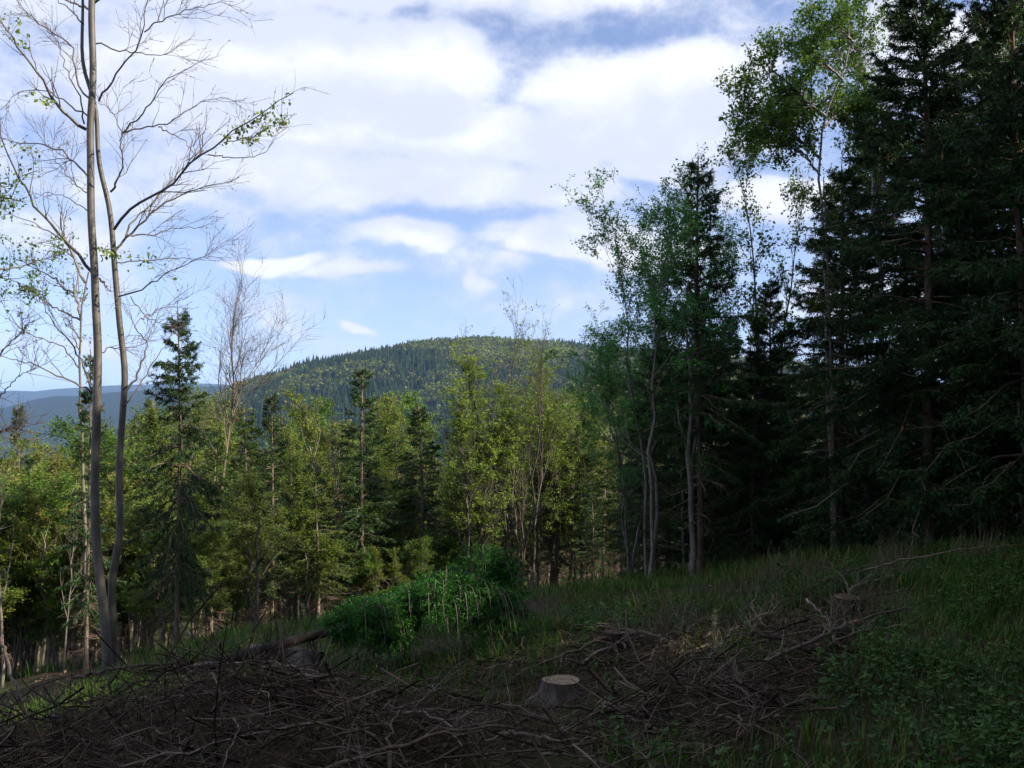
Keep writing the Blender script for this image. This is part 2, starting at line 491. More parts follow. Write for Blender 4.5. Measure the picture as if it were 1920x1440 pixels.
def forest_floor_mat(name, a, c):
    m, N, L = new_mat(name)
    o = N.new('ShaderNodeOutputMaterial'); b = N.new('ShaderNodeBsdfPrincipled')
    b.inputs['Roughness'].default_value = 1; b.inputs['Specular IOR Level'].default_value = 0
    tc = N.new('ShaderNodeTexCoord'); n1 = N.new('ShaderNodeTexNoise'); n1.inputs['Scale'].default_value = .02; n1.inputs['Detail'].default_value = 9
    n1.inputs['Roughness'].default_value = .75
    L.new(tc.outputs['Object'], n1.inputs['Vector'])
    r1 = ramp(N, [(.35, a), (.65, c)]); L.new(n1.outputs[0], r1.inputs[0])
    L.new(r1.outputs[0], b.inputs['Base Color']); L.new(b.outputs[0], o.inputs[0])
    return m


M['soil'] = ground_mat()
M['hill_floor'] = forest_floor_mat('hill_floor', (.012, .02, .010), (.04, .05, .02))
M['far_floor'] = forest_floor_mat('far_wood', (.010, .018, .012), (.03, .042, .022))


def rings_mat():
    m, N, L = new_mat('cut_wood')
    o = N.new('ShaderNodeOutputMaterial'); b = N.new('ShaderNodeBsdfPrincipled')
    b.inputs['Roughness'].default_value = .8
    tc = N.new('ShaderNodeTexCoord')
    w = N.new('ShaderNodeTexWave'); w.wave_type = 'RINGS'; w.rings_direction = 'Z'
    w.inputs['Scale'].default_value = 22; w.inputs['Distortion'].default_value = 2.5; w.inputs['Detail'].default_value = 3
    n = N.new('ShaderNodeTexNoise'); n.inputs['Scale'].default_value = 14; n.inputs['Detail'].default_value = 6
    L.new(tc.outputs['Object'], w.inputs['Vector']); L.new(tc.outputs['Object'], n.inputs['Vector'])
    ad = N.new('ShaderNodeMath'); ad.operation = 'MULTIPLY_ADD'; ad.inputs[1].default_value = .35
    L.new(w.outputs['Fac'], ad.inputs[0]); L.new(n.outputs[0], ad.inputs[2])
    r = ramp(N, [(.3, (.08, .052, .028)), (.6, (.20, .14, .08)), (.95, (.33, .24, .14))]); L.new(ad.outputs[0], r.inputs[0])
    bp = N.new('ShaderNodeBump'); bp.inputs['Strength'].default_value = .5; bp.inputs['Distance'].default_value = .01
    L.new(ad.outputs[0], bp.inputs['Height']); L.new(bp.outputs[0], b.inputs['Normal'])
    L.new(r.outputs[0], b.inputs['Base Color']); L.new(b.outputs[0], o.inputs[0])
    return m


M['cut'] = rings_mat()
M['wet_bark'] = bark_mat('wet_bark', [(.25, (.014, .011, .009)), (.5, (.038, .03, .024)), (.75, (.085, .07, .056))], (16, 16, 8), .6, .8, .2)  # blackish brown bark of the felled trunk, logs and stumps

# ------------------------------------------------------------------ ground sheet


def build_ground():
    rs = np.concatenate([[0.0], np.geomspace(.5, 60, 120), np.geomspace(64, 14500, 60)])
    na = 300
    a = np.arange(na) / na * 2 * np.pi
    X = rs[1:, None] * np.cos(a)[None]; Y = rs[1:, None] * np.sin(a)[None]
    V = np.stack([X, Y, G(X, Y)], -1).reshape(-1, 3)
    V = np.concatenate([V, [[0, 0, float(G(0, 0))]]])
    n = len(rs) - 1
    i = np.arange(n - 1)[:, None] * na; j = np.arange(na)[None]; j2 = (j + 1) % na
    Q = np.stack([i + j, i + na + j, i + na + j2, i + j2], -1).reshape(-1, 4)
    c = n * na
    T = np.stack([np.full(na, c), np.arange(na), (np.arange(na) + 1) % na], -1)
    tag(link('ground', Acc().add(V, T=T, Q=Q).mesh('ground', M['soil'])), kind='structure')


build_ground()

# ------------------------------------------------------------------ hills


def fnoise(x, y, s, seed=0):
    r = np.random.default_rng(seed)
    o = np.zeros_like(np.asarray(x, float))
    for k in range(7):
        a = r.uniform(0, 2 * np.pi); f = s * r.uniform(.6, 2.2)
        o = o + np.sin((x * np.cos(a) + y * np.sin(a)) * f + r.uniform(0, 6.3)) / 7 ** .5
    return o


def crest_fn(pts, Y, treeh):
    px = np.array([p[0] for p in pts], float); py = np.array([p[1] for p in pts], float)
    def f(q):
        yy = np.interp(q, px, py)
        return EYE + (780 - yy) / F * Y - treeh
    return f


def hill_surface(crest, y0, y1, foot):
    def h(px, s):                       # s: 0 foot, 1 crest, >1 behind
        g = np.where(s <= 1, np.sin(np.clip(s, 0, 1) * np.pi / 2) ** .92, 1 - .5 * (np.maximum(s, 1) - 1) ** 1.5)
        y = y0 + (y1 - y0) * s
        x = (px - 960) / F * y
        z = foot + (crest(px) - foot) * g + np.where(s < .97, 11 * fnoise(x, y, .012, 3), 0) * np.clip(s * 3, 0, 1) * np.clip((1 - s) * 6, 0, 1)
        return x, y, z
    return h


def hill_mesh(name, h, px0, px1, npx, ns, mat, smax=1.5):
    q, s = np.meshgrid(np.linspace(px0, px1, npx), np.linspace(0, smax, ns), indexing='ij')
    x, y, z = h(q, s)
    V = np.stack([x, y, z], -1).reshape(-1, 3)
    i = np.arange(npx - 1)[:, None] * ns; j = np.arange(ns - 1)[None]
    Q = np.stack([i + j, i + ns + j, i + ns + j + 1, i + j + 1], -1).reshape(-1, 4)
    tag(link(name, Acc().add(V, Q=Q).mesh(name, mat)), kind='structure')


HILL = hill_surface(crest_fn([(-400, 900), (150, 830), (300, 790), (380, 752), (430, 728), (500, 700), (560, 681), (640, 667), (720, 657), (800, 648), (880, 641), (950, 639), (1060, 642),
                              (1120, 650), (1200, 658), (1350, 668), (1550, 690), (1900, 730), (2400, 800)], 1800, 15), 900, 1800, -201)
hill_mesh('wooded_hill', HILL, -400, 2400, 160, 60, M['hill_floor'])
MOUND = hill_surface(crest_fn([(700, 950), (850, 850), (930, 800), (1000, 765), (1080, 735), (1160, 712), (1250, 700), (1400, 700), (1600, 715), (1900, 760), (2300, 850)], 680, 14), 420, 680, -150)
hill_mesh('wooded_spur', MOUND, 700, 2300, 80, 40, M['hill_floor'], 1.6)
FAR1 = hill_surface(crest_fn([(-1500, 840), (-500, 800), (-200, 785), (0, 770), (50, 752), (100, 743), (150, 743), (250, 735), (350, 727), (450, 722), (700, 728), (1000, 735), (1500, 745), (2500, 760), (3400, 800)], 5600, 0), 3300, 5600, -201)
hill_mesh('far_ridge', FAR1, -1500, 3400, 120, 30, M['far_floor'])
FAR2 = hill_surface(crest_fn([(-1500, 745), (-600, 738), (-200, 742), (0, 733), (50, 735), (140, 727), (250, 722), (350, 719), (600, 728), (1000, 735), (1500, 740), (2500, 745), (3400, 750)], 11000, 0), 8000, 11000, -201)
hill_mesh('farthest_ridge', FAR2, -1500, 3400, 120, 20, M['far_floor'])

M['hill_tree'] = leaf_mat('hill_tree', [(0, (0.0220, 0.0428, 0.0146)), (.28, (0.0396, 0.0675, 0.0209)), (.40, (0.0770, 0.0844, 0.0272)), (.52, (0.1155, 0.1013, 0.0418)), (.66, (0.1100, 0.1463, 0.0334)), (.85, (0.1540, 0.1969, 0.0397)), (1, (0.1980, 0.2250, 0.0522))], .25, .8, .05)


def hill_forest(name, label, h, n, pxr, sr, hgt, seed, kind):
    rng = np.random.default_rng(seed)
    px = rng.uniform(*pxr, n); s = rng.uniform(sr[0] ** 1.3, sr[1] ** 1.3, n) ** (1 / 1.3)
    x, y, z = h(px, s)
    vis = EYE + (780 - 880) / F * y       # nothing far below the treetops in front
    keep = (z + hgt[1] > vis) | (kind == 'slope')
    x, y, z, px, s = x[keep], y[keep], z[keep], px[keep], s[keep]; n = len(x)
    f = 1.15 * fnoise(x, y, .014, 11) + .9 * fnoise(x, y, .04, 12) + rng.normal(size=n) * .3
    acc = Acc()
    if kind == 'far':
        # conifer belt across the middle and along the right of the top; broadleaf elsewhere
        py = 780 - (z + 10 - EYE) * F / y
        f = f - 1.0 * np.exp(-((px - 720) / 190) ** 2 - ((py - 715) / 45) ** 2) - 1.3 * np.exp(-((px - 1150) / 110) ** 2 - ((py - 655) / 25) ** 2) \
            + 1.3 * np.exp(-((px - 960) / 130) ** 2 - ((py - 665) / 30) ** 2) + 1.8 * np.exp(-((px - 600) / 65) ** 2 - ((py - 728) / 18) ** 2) + .9 * np.exp(-((px - 1090) / 120) ** 2 - ((py - 705) / 28) ** 2)
        con = f < .15
    else:
        con = f < -1.2
    H = rng.uniform(*hgt, n) * rng.uniform(.75, 1.15, n) * (1 + .12 * fnoise(x, y, .03, 15))
    # conifers: three ragged stacked cones
    ic = np.where(con)[0]
    k = 6
    for lev, (z0, z1, r) in enumerate(((.05, .55, .21), (.3, .8, .15), (.55, 1.02, .095))):
        a = np.arange(k) / k * 2 * np.pi + rng.uniform(0, 6, (len(ic), 1))
        rr = H[ic][:, None] * r * rng.uniform(.65, 1.3, (len(ic), k))
        zb = z[ic][:, None] + H[ic][:, None] * (z0 + rng.uniform(-.05, .05, (len(ic), k)))
        ring = np.stack([x[ic][:, None] + rr * np.cos(a), y[ic][:, None] + rr * np.sin(a), zb], -1)
        tipv = np.stack([x[ic] + rng.normal(size=len(ic)) * .2, y[ic], z[ic] + H[ic] * z1], -1)[:, None]
        V = np.concatenate([ring, tipv], 1)
        i = np.arange(len(ic))[:, None, None] * (k + 1); c = np.arange(k)[None, :, None]
        T = np.concatenate([i + c, i + (c + 1) % k, np.broadcast_to(i + k, (len(ic), k, 1))], -1)
        acc.add(V, T=T, rnd=np.repeat(np.clip(rng.uniform(.0, .28, len(ic)), 0, .3), k + 1))
    # broadleaved crowns: a dome of leaf clumps
    ib = np.where(~con)[0]
    m = {'far': 24, 'near': 95, 'slope': 130}[kind]
    cs = {'far': 2.1, 'near': 1.25, 'slope': .62}[kind]
    u = norm(rng.normal(size=(len(ib), m, 3))); u[:, :, 2] = np.abs(u[:, :, 2]) * 1.1 - .25
    rad = H[ib][:, None, None] * np.array([.29, .29, .36]) * rng.uniform(.7, 1.05, (len(ib), m, 1)) * rng.uniform(.8, 1.2, (len(ib), 1, 1))
    C = np.stack([x[ib], y[ib], z[ib] + H[ib] * .55], -1)[:, None] + u * rad
    base = np.clip((.45 if kind == 'slope' else .62) + .17 * f[ib] + rng.normal(size=len(ib)) * .12, .38, 1)
    leaves(acc, rng, C.reshape(-1, 3), cs * 1.6, .6, .4, aspect=.9, rbase=np.repeat(base, m) * .93)
    tag(link(name, acc.mesh(name, M['hill_tree'], False)), label, 'forest', kind='stuff')


hill_forest('hill_forest', 'mixed spring forest of dark conifers and pale broadleaves covering the hill', HILL, 14500, (320, 1560), (.3, 1.06), (13, 21), 5, 'far')
hill_forest('spur_forest', 'yellow green broadleaf wood on the nearer slope in front of the hill', MOUND, 640, (920, 1640), (.6, 1.08), (13, 20), 6, 'near')

SLOPE = lambda px, s: ((px - 960) / F * (88 + 330 * s), 88 + 330 * s, G((px - 960) / F * (88 + 330 * s), 88 + 330 * s))
hill_forest('slope_forest', 'wood falling away down the slope behind the stand', SLOPE, 420, (-200, 1900), (.01, 1), (9, 15), 7, 'slope')

# ------------------------------------------------------------------ tree builders


def needles(acc, rng, P0, D, Ln, m, nl, nw, spread=.75, droop=.0, rb=None):
    """shoots covered with needles: m slim triangles round each twig P0 + t*Ln*D"""
    n = len(P0)
    t = (np.arange(m)[None] + rng.random((n, m))) / m
    base = P0[:, None] + D[:, None] * (Ln[:, None] * t)[..., None]
    base[..., 2] -= droop * (Ln[:, None] * t) ** 2
    pr = norm(np.cross(D[:, None], rng.normal(size=(n, m, 3))))
    d = norm(D[:, None] * .65 + pr * spread + np.array([0, 0, -.12]))
    w = norm(np.cross(d, rng.normal(size=(n, m, 3)))) * nw * .5
    l = nl * rng.uniform(.6, 1.25, (n, m, 1))
    V = np.stack([base - w, base + w, base + d * l], 2).reshape(-1, 3)
    T = np.arange(n * m * 3).reshape(-1, 3)
    r = (rng.random(n) if rb is None else rb)[:, None] * .75 + rng.random((n, m)) * .25
    acc.add(V, T=T, rnd=np.repeat(r.ravel(), 3))


def spruce(name, seed, H, cb, Lmax, r0, whorl=.38, per=5, tsp=.11, twl=.42, m=14, nl=.07, nw=.014, droop=.35, dead=30, cones=0,
           needle='needle', bark='spruce_bark', prof=.85, lean=.0, deadlen=1.1, thin=0.0, gap=None):
    rng = np.random.default_rng(seed)
    tn = 14
    zt = np.linspace(0, H, tn)
    ax = np.stack([.012 * H * np.sin(zt / H * 4 + seed) * zt / H + lean * zt, .012 * H * np.cos(zt / H * 3 + seed * 2) * zt / H, zt], -1)
    rt = r0 * (1 - zt / H) ** .9 + .012
    rt[0] *= 1.35
    wood = Acc()
    add_tubes(wood, ax, rt, 9, rng)
    zs = []
    z = cb
    while z < H - .25:
        f = (z - cb) / (H - cb)
        for _ in range(per + int(rng.integers(-1, 2))):
            zs.append(z + rng.normal() * .06)
        z += whorl * (1.1 - .5 * f)
    zs = np.clip(np.array(zs), cb * .95, H - .15); nb = len(zs)
    f = (zs - cb) / (H - cb)
    if thin:
        kp = rng.random(nb) > thin * (1 - f * .5); zs, f = zs[kp], f[kp]; nb = len(zs)
    Lb = (Lmax * np.clip(1 - f, 0, 1) ** prof * rng.uniform(.6, 1.15, nb) * np.clip(.6 + f * 3, .6, 1) + .14)
    az = rng.uniform(0, 2 * np.pi, nb)
    e0 = -.22 + .95 * f + rng.normal(size=nb) * .12
    hd = np.stack([np.cos(az), np.sin(az), np.zeros(nb)], -1)
    s = np.linspace(0, 1, 6)
    base = np.stack([np.interp(zs, zt, ax[:, i]) for i in range(3)], -1)
    hor = Lb[:, None] * s[None] * np.cos(np.clip(e0, -1, 1.2))[:, None]
    ver = Lb[:, None] * (np.sin(e0)[:, None] * s[None] - droop * (1 - .7 * f)[:, None] * (1.6 * s ** 2 - .9 * s ** 4)[None])
    B = base[:, None] + hd[:, None] * hor[..., None] + np.array([0, 0, 1.]) * ver[..., None]
    B[:, 1:] += rng.normal(size=(nb, 5, 3)) * .03 * Lb[:, None, None]
    rb = np.maximum(.008 + .010 * Lb, .008)[:, None] * np.linspace(1, .25, 6)[None]
    add_tubes(wood, B, rb, 4, rng)
    cnt = np.maximum((Lb / tsp * 2).astype(int), 3)
    bi = np.repeat(np.arange(nb), cnt); n = len(bi)
    st = rng.uniform(.1, 1, n) ** .85
    pos, tan = interp(B[bi], st)
    side = np.where(rng.random(n) < .5, -1., 1.)[:, None]
    lat = norm(np.cross(tan, np.array([0, 0, 1.]))) * side
    hang = rng.uniform(0, 1, n)[:, None] ** 1.5
    D = norm(tan * rng.uniform(.3, .9, (n, 1)) + lat * rng.uniform(.35, 1, (n, 1)) * (1.1 - hang) - np.array([0, 0, 1.]) * (hang * 1.1 * (1 - .6 * f[bi])[:, None] + .05) + rng.normal(size=(n, 3)) * .12)
    Ln = twl * (1.15 - .75 * st) * np.minimum(.45 + Lb[bi] * .4, 1.1) * rng.uniform(.5, 1.25, n)
    fol = Acc()
    vb = np.clip(rng.random(nb)[bi] * .5 + rng.random(n) * .5, 0, 1)
    needles(fol, rng, pos, D, Ln, m, nl, nw, rb=vb)
    # leading shoots of the branches and the tree
    needles(fol, rng, B[:, 3], norm(B[:, 5] - B[:, 3]), np.linalg.norm(B[:, 5] - B[:, 3], axis=1) + .08, m, nl, nw)
    tp = np.array([[ax[-1, 0], ax[-1, 1], H - .5]]); needles(fol, rng, tp, np.array([[0, 0, 1.]]), np.array([.75]), m * 2, nl, nw)
    parts = [('trunk', wood.mesh(name + '_trunk', M[bark])), ('crown', fol.mesh(name + '_crown', M[needle], False))]
    if dead:
        dz = rng.uniform(.08 * H, cb * 1.15 + .3, dead); daz = rng.uniform(0, 2 * np.pi, dead)
        dl = deadlen * rng.uniform(.35, 1.2, dead)
        dd = np.stack([np.cos(daz), np.sin(daz), rng.uniform(-.45, .15, dead)], -1)
        b0 = np.stack([np.interp(dz, zt, ax[:, i]) for i in range(3)], -1)
        ss = np.linspace(0, 1, 4)
        DP = b0[:, None] + dd[:, None] * (dl[:, None] * ss[None])[..., None] + rng.normal(size=(dead, 4, 3)) * .03
        DP[:, 0] = b0; DP[..., 2] -= .12 * dl[:, None] * ss[None] ** 2
        DR = np.full((dead, 1), .010) * np.linspace(1, .3, 4)[None]
        da = Acc(); add_tubes(da, DP, DR, 3, rng)
        P2, R2 = spawn(rng, DP, DR, dead * 7, .4, (.5, 1.1), (.2, 1), 3, -.05, .15, .6)
        add_tubes(da, P2, R2 * .9, 3, rng)
        parts.append(('dead_branchwork', da.mesh(name + '_dead', M['stand_twig'])))
    if cones:
        ca = Acc()
        ib = np.where(f > .55)[0]; ch = rng.choice(ib, cones)
        cp, _ = interp(B[ch], rng.uniform(.5, 1, cones))
        ll = rng.uniform(.09, .14, cones); prof_ = np.array([.3, .9, 1, .75, .15])
        CP = cp[:, None] + np.stack([np.zeros((cones, 5)), np.zeros((cones, 5)), -ll[:, None] * np.linspace(.1, 1, 5)[None]], -1)
        add_tubes(ca, CP, np.broadcast_to(.02 * prof_, (cones, 5)), 6, rng)
        parts.append(('cone_cluster', ca.mesh(name + '_cones', M['cone'])))
    return dict(H=H, parts=parts, name='spruce_tree', cat='spruce')


def broadleaf(name, seed, H, r0, nl1=14, l1=.35, n2=120, l2=.9, n3=900, l3=.4, nleaf=6000, lsize=.06, bark='dark_bark', leaf='leaf_green',
              fork=.3, ang1=(.35, .8), up=.35, lean=0., stems=1, kname='broadleaf_tree', cat='tree', leaf_t=(.2, 1), wig=.16, zmin=.3, twigmat=None, spreadb=.35, n4=0, shape=None):
    rng = np.random.default_rng(seed)
    tn = 12
    SP, SR = [], []
    for k in range(stems):
        zt = np.linspace(0, 1, tn)
        a = rng.uniform(0, 6.3); sp = spreadb * (stems > 1) * rng.uniform(.5, 1.1)
        h = H * (1 if k == 0 else rng.uniform(.75, .98))
        x = np.cos(a) * sp * h * .35 * zt ** 1.3 + lean * h * zt + np.cumsum(rng.normal(size=tn)) * .010 * h
        y = np.sin(a) * sp * h * .35 * zt ** 1.3 + np.cumsum(rng.normal(size=tn)) * .010 * h
        x -= x[0]; y -= y[0]
        SP.append(np.stack([x + .05 * k * np.cos(a), y + .05 * k * np.sin(a), h * zt], -1))
        SR.append(r0 * (1 if k == 0 else .8) * ((1 - zt) ** .8 * .95 + .05))
    SP, SR = np.stack(SP), np.stack(SR)
    wood, tw, fol = Acc(), Acc(), Acc()
    add_tubes(wood, SP, SR, 8, rng)
    P1, R1 = spawn(rng, SP, SR, nl1 * stems, H * l1, ang1, (zmin, .97), 8, up, wig * .7, .62, .18, .55)
    add_tubes(wood, P1, R1, 6, rng)
    P2, R2 = spawn(rng, P1, R1, n2, l2, (.4, .95), (.15, 1), 5, up * .6, wig, .65, .25, .45, rmin=.004)
    add_tubes(wood, P2, R2, 4, rng)
    P3, R3 = spawn(rng, P2, R2, n3, l3, (.4, 1.0), (.15, 1), 4, up * .35, wig, .7, .35, .3, rmin=.003)
    # young shoots straight from the tops of the stems
    Pt, Rt = spawn(rng, SP, SR * .5, max(n3 // 10, 6), l3 * 1.6, (.2, .7), (.8, 1), 4, up, wig, .6, .3, .2, rmin=.003)
    P3, R3 = np.concatenate([P3, Pt]), np.concatenate([R3, Rt])
    add_tubes(tw, P3, R3, 3, rng)
    if n4:
        P4, R4 = spawn(rng, P3, R3, n4, l3 * .5, (.4, 1.0), (.1, 1), 3, up * .2, wig, .8, .5, .2, rmin=.0025)
        add_tubes(tw, P4, R4, 3, rng)
        PL = P4
    else:
        PL = P3
    parts = [('trunk', wood.mesh(name + '_trunk', M[bark])), ('twig_spray', tw.mesh(name + '_twigs', M[twigmat or bark]))]
    if nleaf:
        idx = rng.integers(0, len(PL), nleaf)
        pos, _ = interp(PL[idx], rng.uniform(leaf_t[0], leaf_t[1], nleaf))
        pos = pos + rng.normal(size=pos.shape) * .03
        rb = rng.random(len(PL))[idx] * .6 + rng.random(nleaf) * .4
        leaves(fol, rng, pos, lsize, .5, .45, aspect=.65, rbase=rb)
        parts.append(('crown', fol.mesh(name + '_crown', M[leaf], False)))
    return dict(H=H, parts=parts, name=kname, cat=cat)


def place(proto, px, Y, top, label, group=None, rz=None, wide=1.0, dz=0.0, name=None, rng=random.Random(5)):
    base = at(px, 780, Y); x = base[0]
    zg = float(G(x, Y)) - .08 + dz
    ztop = at(px, top, Y)[2]
    s = max((ztop - zg) / proto['H'], .2)
    return thing(name or proto['name'], label, proto['cat'], (x, Y, zg), (0, 0, rng.uniform(0, 6.28) if rz is None else rz), (s * wide, s * wide, s), group, proto['parts'])

# ------------------------------------------------------------------ tree kinds
BIG = spruce('big_spruce', 1, 9.5, .9, 2.3, .085, .27, 6, .052, .42, 17, .075, .018, .42, 10, 90, 'needle', prof=.72)
BIG2 = spruce('dense_spruce', 2, 9.5, .5, 2.05, .08, .28, 6, .055, .40, 15, .085, .019, .45, 26, 40, 'needle', prof=.7)
NARROW = spruce('narrow_spruce', 3, 8.0, 2.0, 1.15, .05, .26, 5, .07, .30, 13, .07, .016, .35, 30, 60, 'needle', prof=.75, thin=.12, deadlen=.8)
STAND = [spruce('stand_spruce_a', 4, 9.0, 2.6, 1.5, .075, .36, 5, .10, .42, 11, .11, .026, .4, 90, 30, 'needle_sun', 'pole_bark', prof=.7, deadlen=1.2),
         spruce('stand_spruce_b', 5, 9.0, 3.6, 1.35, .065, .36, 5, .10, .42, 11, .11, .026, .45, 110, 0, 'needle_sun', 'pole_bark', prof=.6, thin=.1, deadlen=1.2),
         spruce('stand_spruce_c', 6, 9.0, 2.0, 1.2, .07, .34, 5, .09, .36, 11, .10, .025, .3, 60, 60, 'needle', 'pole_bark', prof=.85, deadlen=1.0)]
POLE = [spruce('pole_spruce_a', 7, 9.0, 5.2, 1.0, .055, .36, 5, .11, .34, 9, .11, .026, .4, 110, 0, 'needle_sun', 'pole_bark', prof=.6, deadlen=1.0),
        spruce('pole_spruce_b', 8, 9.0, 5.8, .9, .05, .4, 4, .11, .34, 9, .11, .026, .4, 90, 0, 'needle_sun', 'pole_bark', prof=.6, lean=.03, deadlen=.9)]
DROOP = spruce('drooping_spruce', 9, 7.0, 1.6, 1.35, .06, .24, 5, .06, .36, 13, .075, .018, .85, 30, 0, 'needle', prof=.7)

BEECHY = broadleaf('spring_beech', 21, 8.5, .06, 16, .42, 190, 1.1, 1500, .6, 30000, .052, 'dark_bark', 'leaf_yellow', ang1=(.25, .6), up=.5, stems=3, zmin=.25, n4=1800)
VASE = broadleaf('vase_tree', 22, 9.0, .05, 13, .40, 170, 1.1, 900, .55, 2400, .055, 'dark_bark', 'leaf_yellow', ang1=(.2, .5), up=.5, stems=5, zmin=.2, spreadb=.75, n4=900)
BARE = broadleaf('bare_tree', 23, 9.0, .044, 18, .42, 180, 1.0, 950, .55, 0, .05, 'pole_bark', 'leaf_yellow', ang1=(.35, .75), up=.45, stems=1, zmin=.45, twigmat='dark_bark', spreadb=.5)
OLIVE = [broadleaf('olive_tree_a', 24, 8.0, .06, 15, .34, 170, .9, 1200, .5, 15000, .066, 'pale_bark', 'leaf_olive', stems=2, zmin=.25, ang1=(.4, .9)),
         broadleaf('olive_tree_b', 25, 8.0, .055, 16, .30, 150, .9, 1100, .5, 13000, .066, 'dark_bark', 'leaf_olive', zmin=.2, ang1=(.5, 1.0))]
GREEN = [broadleaf('green_tree_a', 26, 7.0, .05, 15, .32, 150, .9, 1000, .5, 13000, .066, 'dark_bark', 'leaf_green', stems=2, zmin=.2, ang1=(.4, 1.0)),
         broadleaf('green_tree_b', 27, 6.0, .04, 14, .32, 130, .8, 800, .45, 7500, .08, 'pale_bark', 'leaf_lime', zmin=.15, ang1=(.5, 1.1))]
ROWAN = broadleaf('rowan_tree', 28, 7.0, .04, 15, .38, 190, .9, 1700, .42, 24000, .042, 'pale_bark', 'leaf_blue', stems=3, zmin=.3, ang1=(.45, .95), up=.3, kname='rowan_tree', cat='tree')
WHIP = broadleaf('whip_tree', 29, 8.0, .04, 16, .2, 110, .55, 420, .35, 1900, .065, 'dark_bark', 'leaf_green', zmin=.4, ang1=(.3, .6), up=.4)
BIRCH = broadleaf('birch_tree', 30, 9.0, .065, 14, .28, 190, .9, 1300, .5, 15000, .055, 'birch', 'leaf_green', zmin=.55, ang1=(.6, 1.2), up=-.02, twigmat='dark_bark', kname='birch_tree', cat='birch', n4=1500)
SNAG = broadleaf('grey_snag', 31, 7.0, .045, 9, .3, 60, .6, 160, .35, 0, .05, 'pale_bark', zmin=.3, ang1=(.3, .7), up=.4)

# ------------------------------------------------------------------ trees of the stand across the clearing (hand placed)
place(STAND[2], 680, 29, 684, 'tallest dark pointed spruce of the sunlit stand, against the hill', wide=1.25)
place(STAND[2], 512, 29, 732, 'cone-topped spruce just right of the bare vase-shaped tree')
place(STAND[2], 790, 30, 756, 'bushy spruce with cones in its top, left of the yellow green beech', wide=1.45)
place(POLE[0], 802, 33, 830, 'straight grey pole trunk rising above the felled spruce')
place(POLE[1], 776, 34, 860, 'brownish pole trunk beside the straight grey one above the felled spruce')
place(POLE[0], 556, 30, 880, 'pale bare spruce pole right of the leafy left thicket')
place(POLE[1], 492, 31, 930, 'thin spruce pole left of the pale bare pole')
place(POLE[0], 632, 33, 800, 'dark spruce pole below the tallest pointed spruce')
place(BEECHY, 890, 29.5, 700, 'yellow green beech in fresh leaf, left of the open many-stemmed tree', wide=1.5)
place(BEECHY, 1040, 32, 715, 'yellow green beech behind the open many-stemmed tree', wide=1.4)
place(VASE, 975, 30, 588, 'open many-stemmed tree with sparse leaves standing before the hill top', wide=1.0)
place(BARE, 432, 27, 540, 'bare vase-shaped tree with fine leafless twigs against the sky', wide=1.25)
place(SNAG, 632, 29, 750, 'grey leafless sapling in front of the tall pointed spruce')
place(OLIVE[0], 605, 34, 752, 'olive green leafy tree between the bare tree and the pointed spruce', wide=1.3)
place(OLIVE[1], 745, 40, 765, 'brownish budding tree between the pointed spruce and the cone-topped one', wide=1.2)
place(GREEN[0], 880, 31, 880, 'fresh green bushy tree above the felled spruce crown', wide=1.4)
place(GREEN[0], 845, 30, 930, 'low fresh green tree beside the grey pole', wide=1.3)
place(STAND[0], 1142, 33, 690, 'brownish spruce at the right end of the stand, under the rowan', wide=1.1)
place(STAND[1], 1100, 36, 770, 'olive spruce below the rowan, behind the budding twigs')
place(OLIVE[1], 1075, 34, 760, 'russet budding tree right of the open many-stemmed tree', wide=1.3)
place(DROOP, 335, 19, 578, 'spruce with a drooping ragged top right of the forked beech', wide=.8)
place(STAND[2], 168, 16, 655, 'brown-trunked spruce close behind the forked beech', wide=.75)
place(STAND[2], 38, 30, 752, 'slim spruce spire at the far left before the blue ridge', wide=.7)
place(OLIVE[0], 20, 22, 830, 'leafy pale-stemmed tree at the left edge', wide=1.2)
place(SNAG, 12, 16, 800, 'pale forked sapling at the left edge of the picture')
place(SNAG, 128, 18, 940, 'pale crooked sapling left of the forked beech')
place(OLIVE[1], 260, 24, 790, 'leafy tree right of the forked beech, below the drooping spruce', wide=1.3)
place(GREEN[1], 300, 20, 960, 'bright lime green sapling right of the forked beech', wide=1.5)
place(GREEN[0], 130, 24, 840, 'green leafy tree left of the forked beech', wide=1.3)

# ------------------------------------------------------------------ the crowd of the stand
SKY_PX = [-300, 0, 60, 110, 180, 240, 300, 360, 420, 500, 600, 700, 800, 900, 1000, 1100, 1200, 1300]
SKY_PY = [860, 850, 845, 845, 810, 770, 735, 730, 745, 755, 778, 780, 775, 760, 745, 755, 740, 760]
rf = random.Random(77)
FILL = [(STAND[0], 'olive spruce among the crowd of the sunlit stand', 'spruces of the stand'),
        (STAND[1], 'olive spruce with a bare lower trunk in the sunlit stand', 'high-crowned spruces of the stand'),
        (STAND[2], 'dark spruce among the crowd of the sunlit stand', 'dark spruces of the stand'),
        (POLE[0], 'thin spruce pole with dead side twigs in the stand', 'spruce poles of the stand'),
        (POLE[1], 'leaning thin spruce pole with dead side twigs in the stand', 'leaning spruce poles of the stand'),
        (OLIVE[0], 'olive leafy tree mixed among the spruces of the stand', 'olive leafy trees of the stand'),
        (OLIVE[1], 'brownish budding tree mixed among the spruces of the stand', 'budding trees of the stand'),
        (GREEN[0], 'green leafy tree mixed among the spruces of the stand', 'green leafy trees of the stand'),
        (BEECHY, 'yellow green beech far back in the stand', 'yellow green beeches of the stand')]
WT = [22, 16, 12, 16, 6, 12, 9, 8, 6]
SHORT = {l.split(' ')[0] + p['parts'][0][1].name: n for (p, l, g), n in zip(FILL, ('olive spruce', 'high-crowned olive spruce', 'dark spruce', 'thin spruce pole', 'leaning spruce pole', 'olive leafy tree', 'brownish budding tree', 'green leafy tree', 'yellow green beech'))}


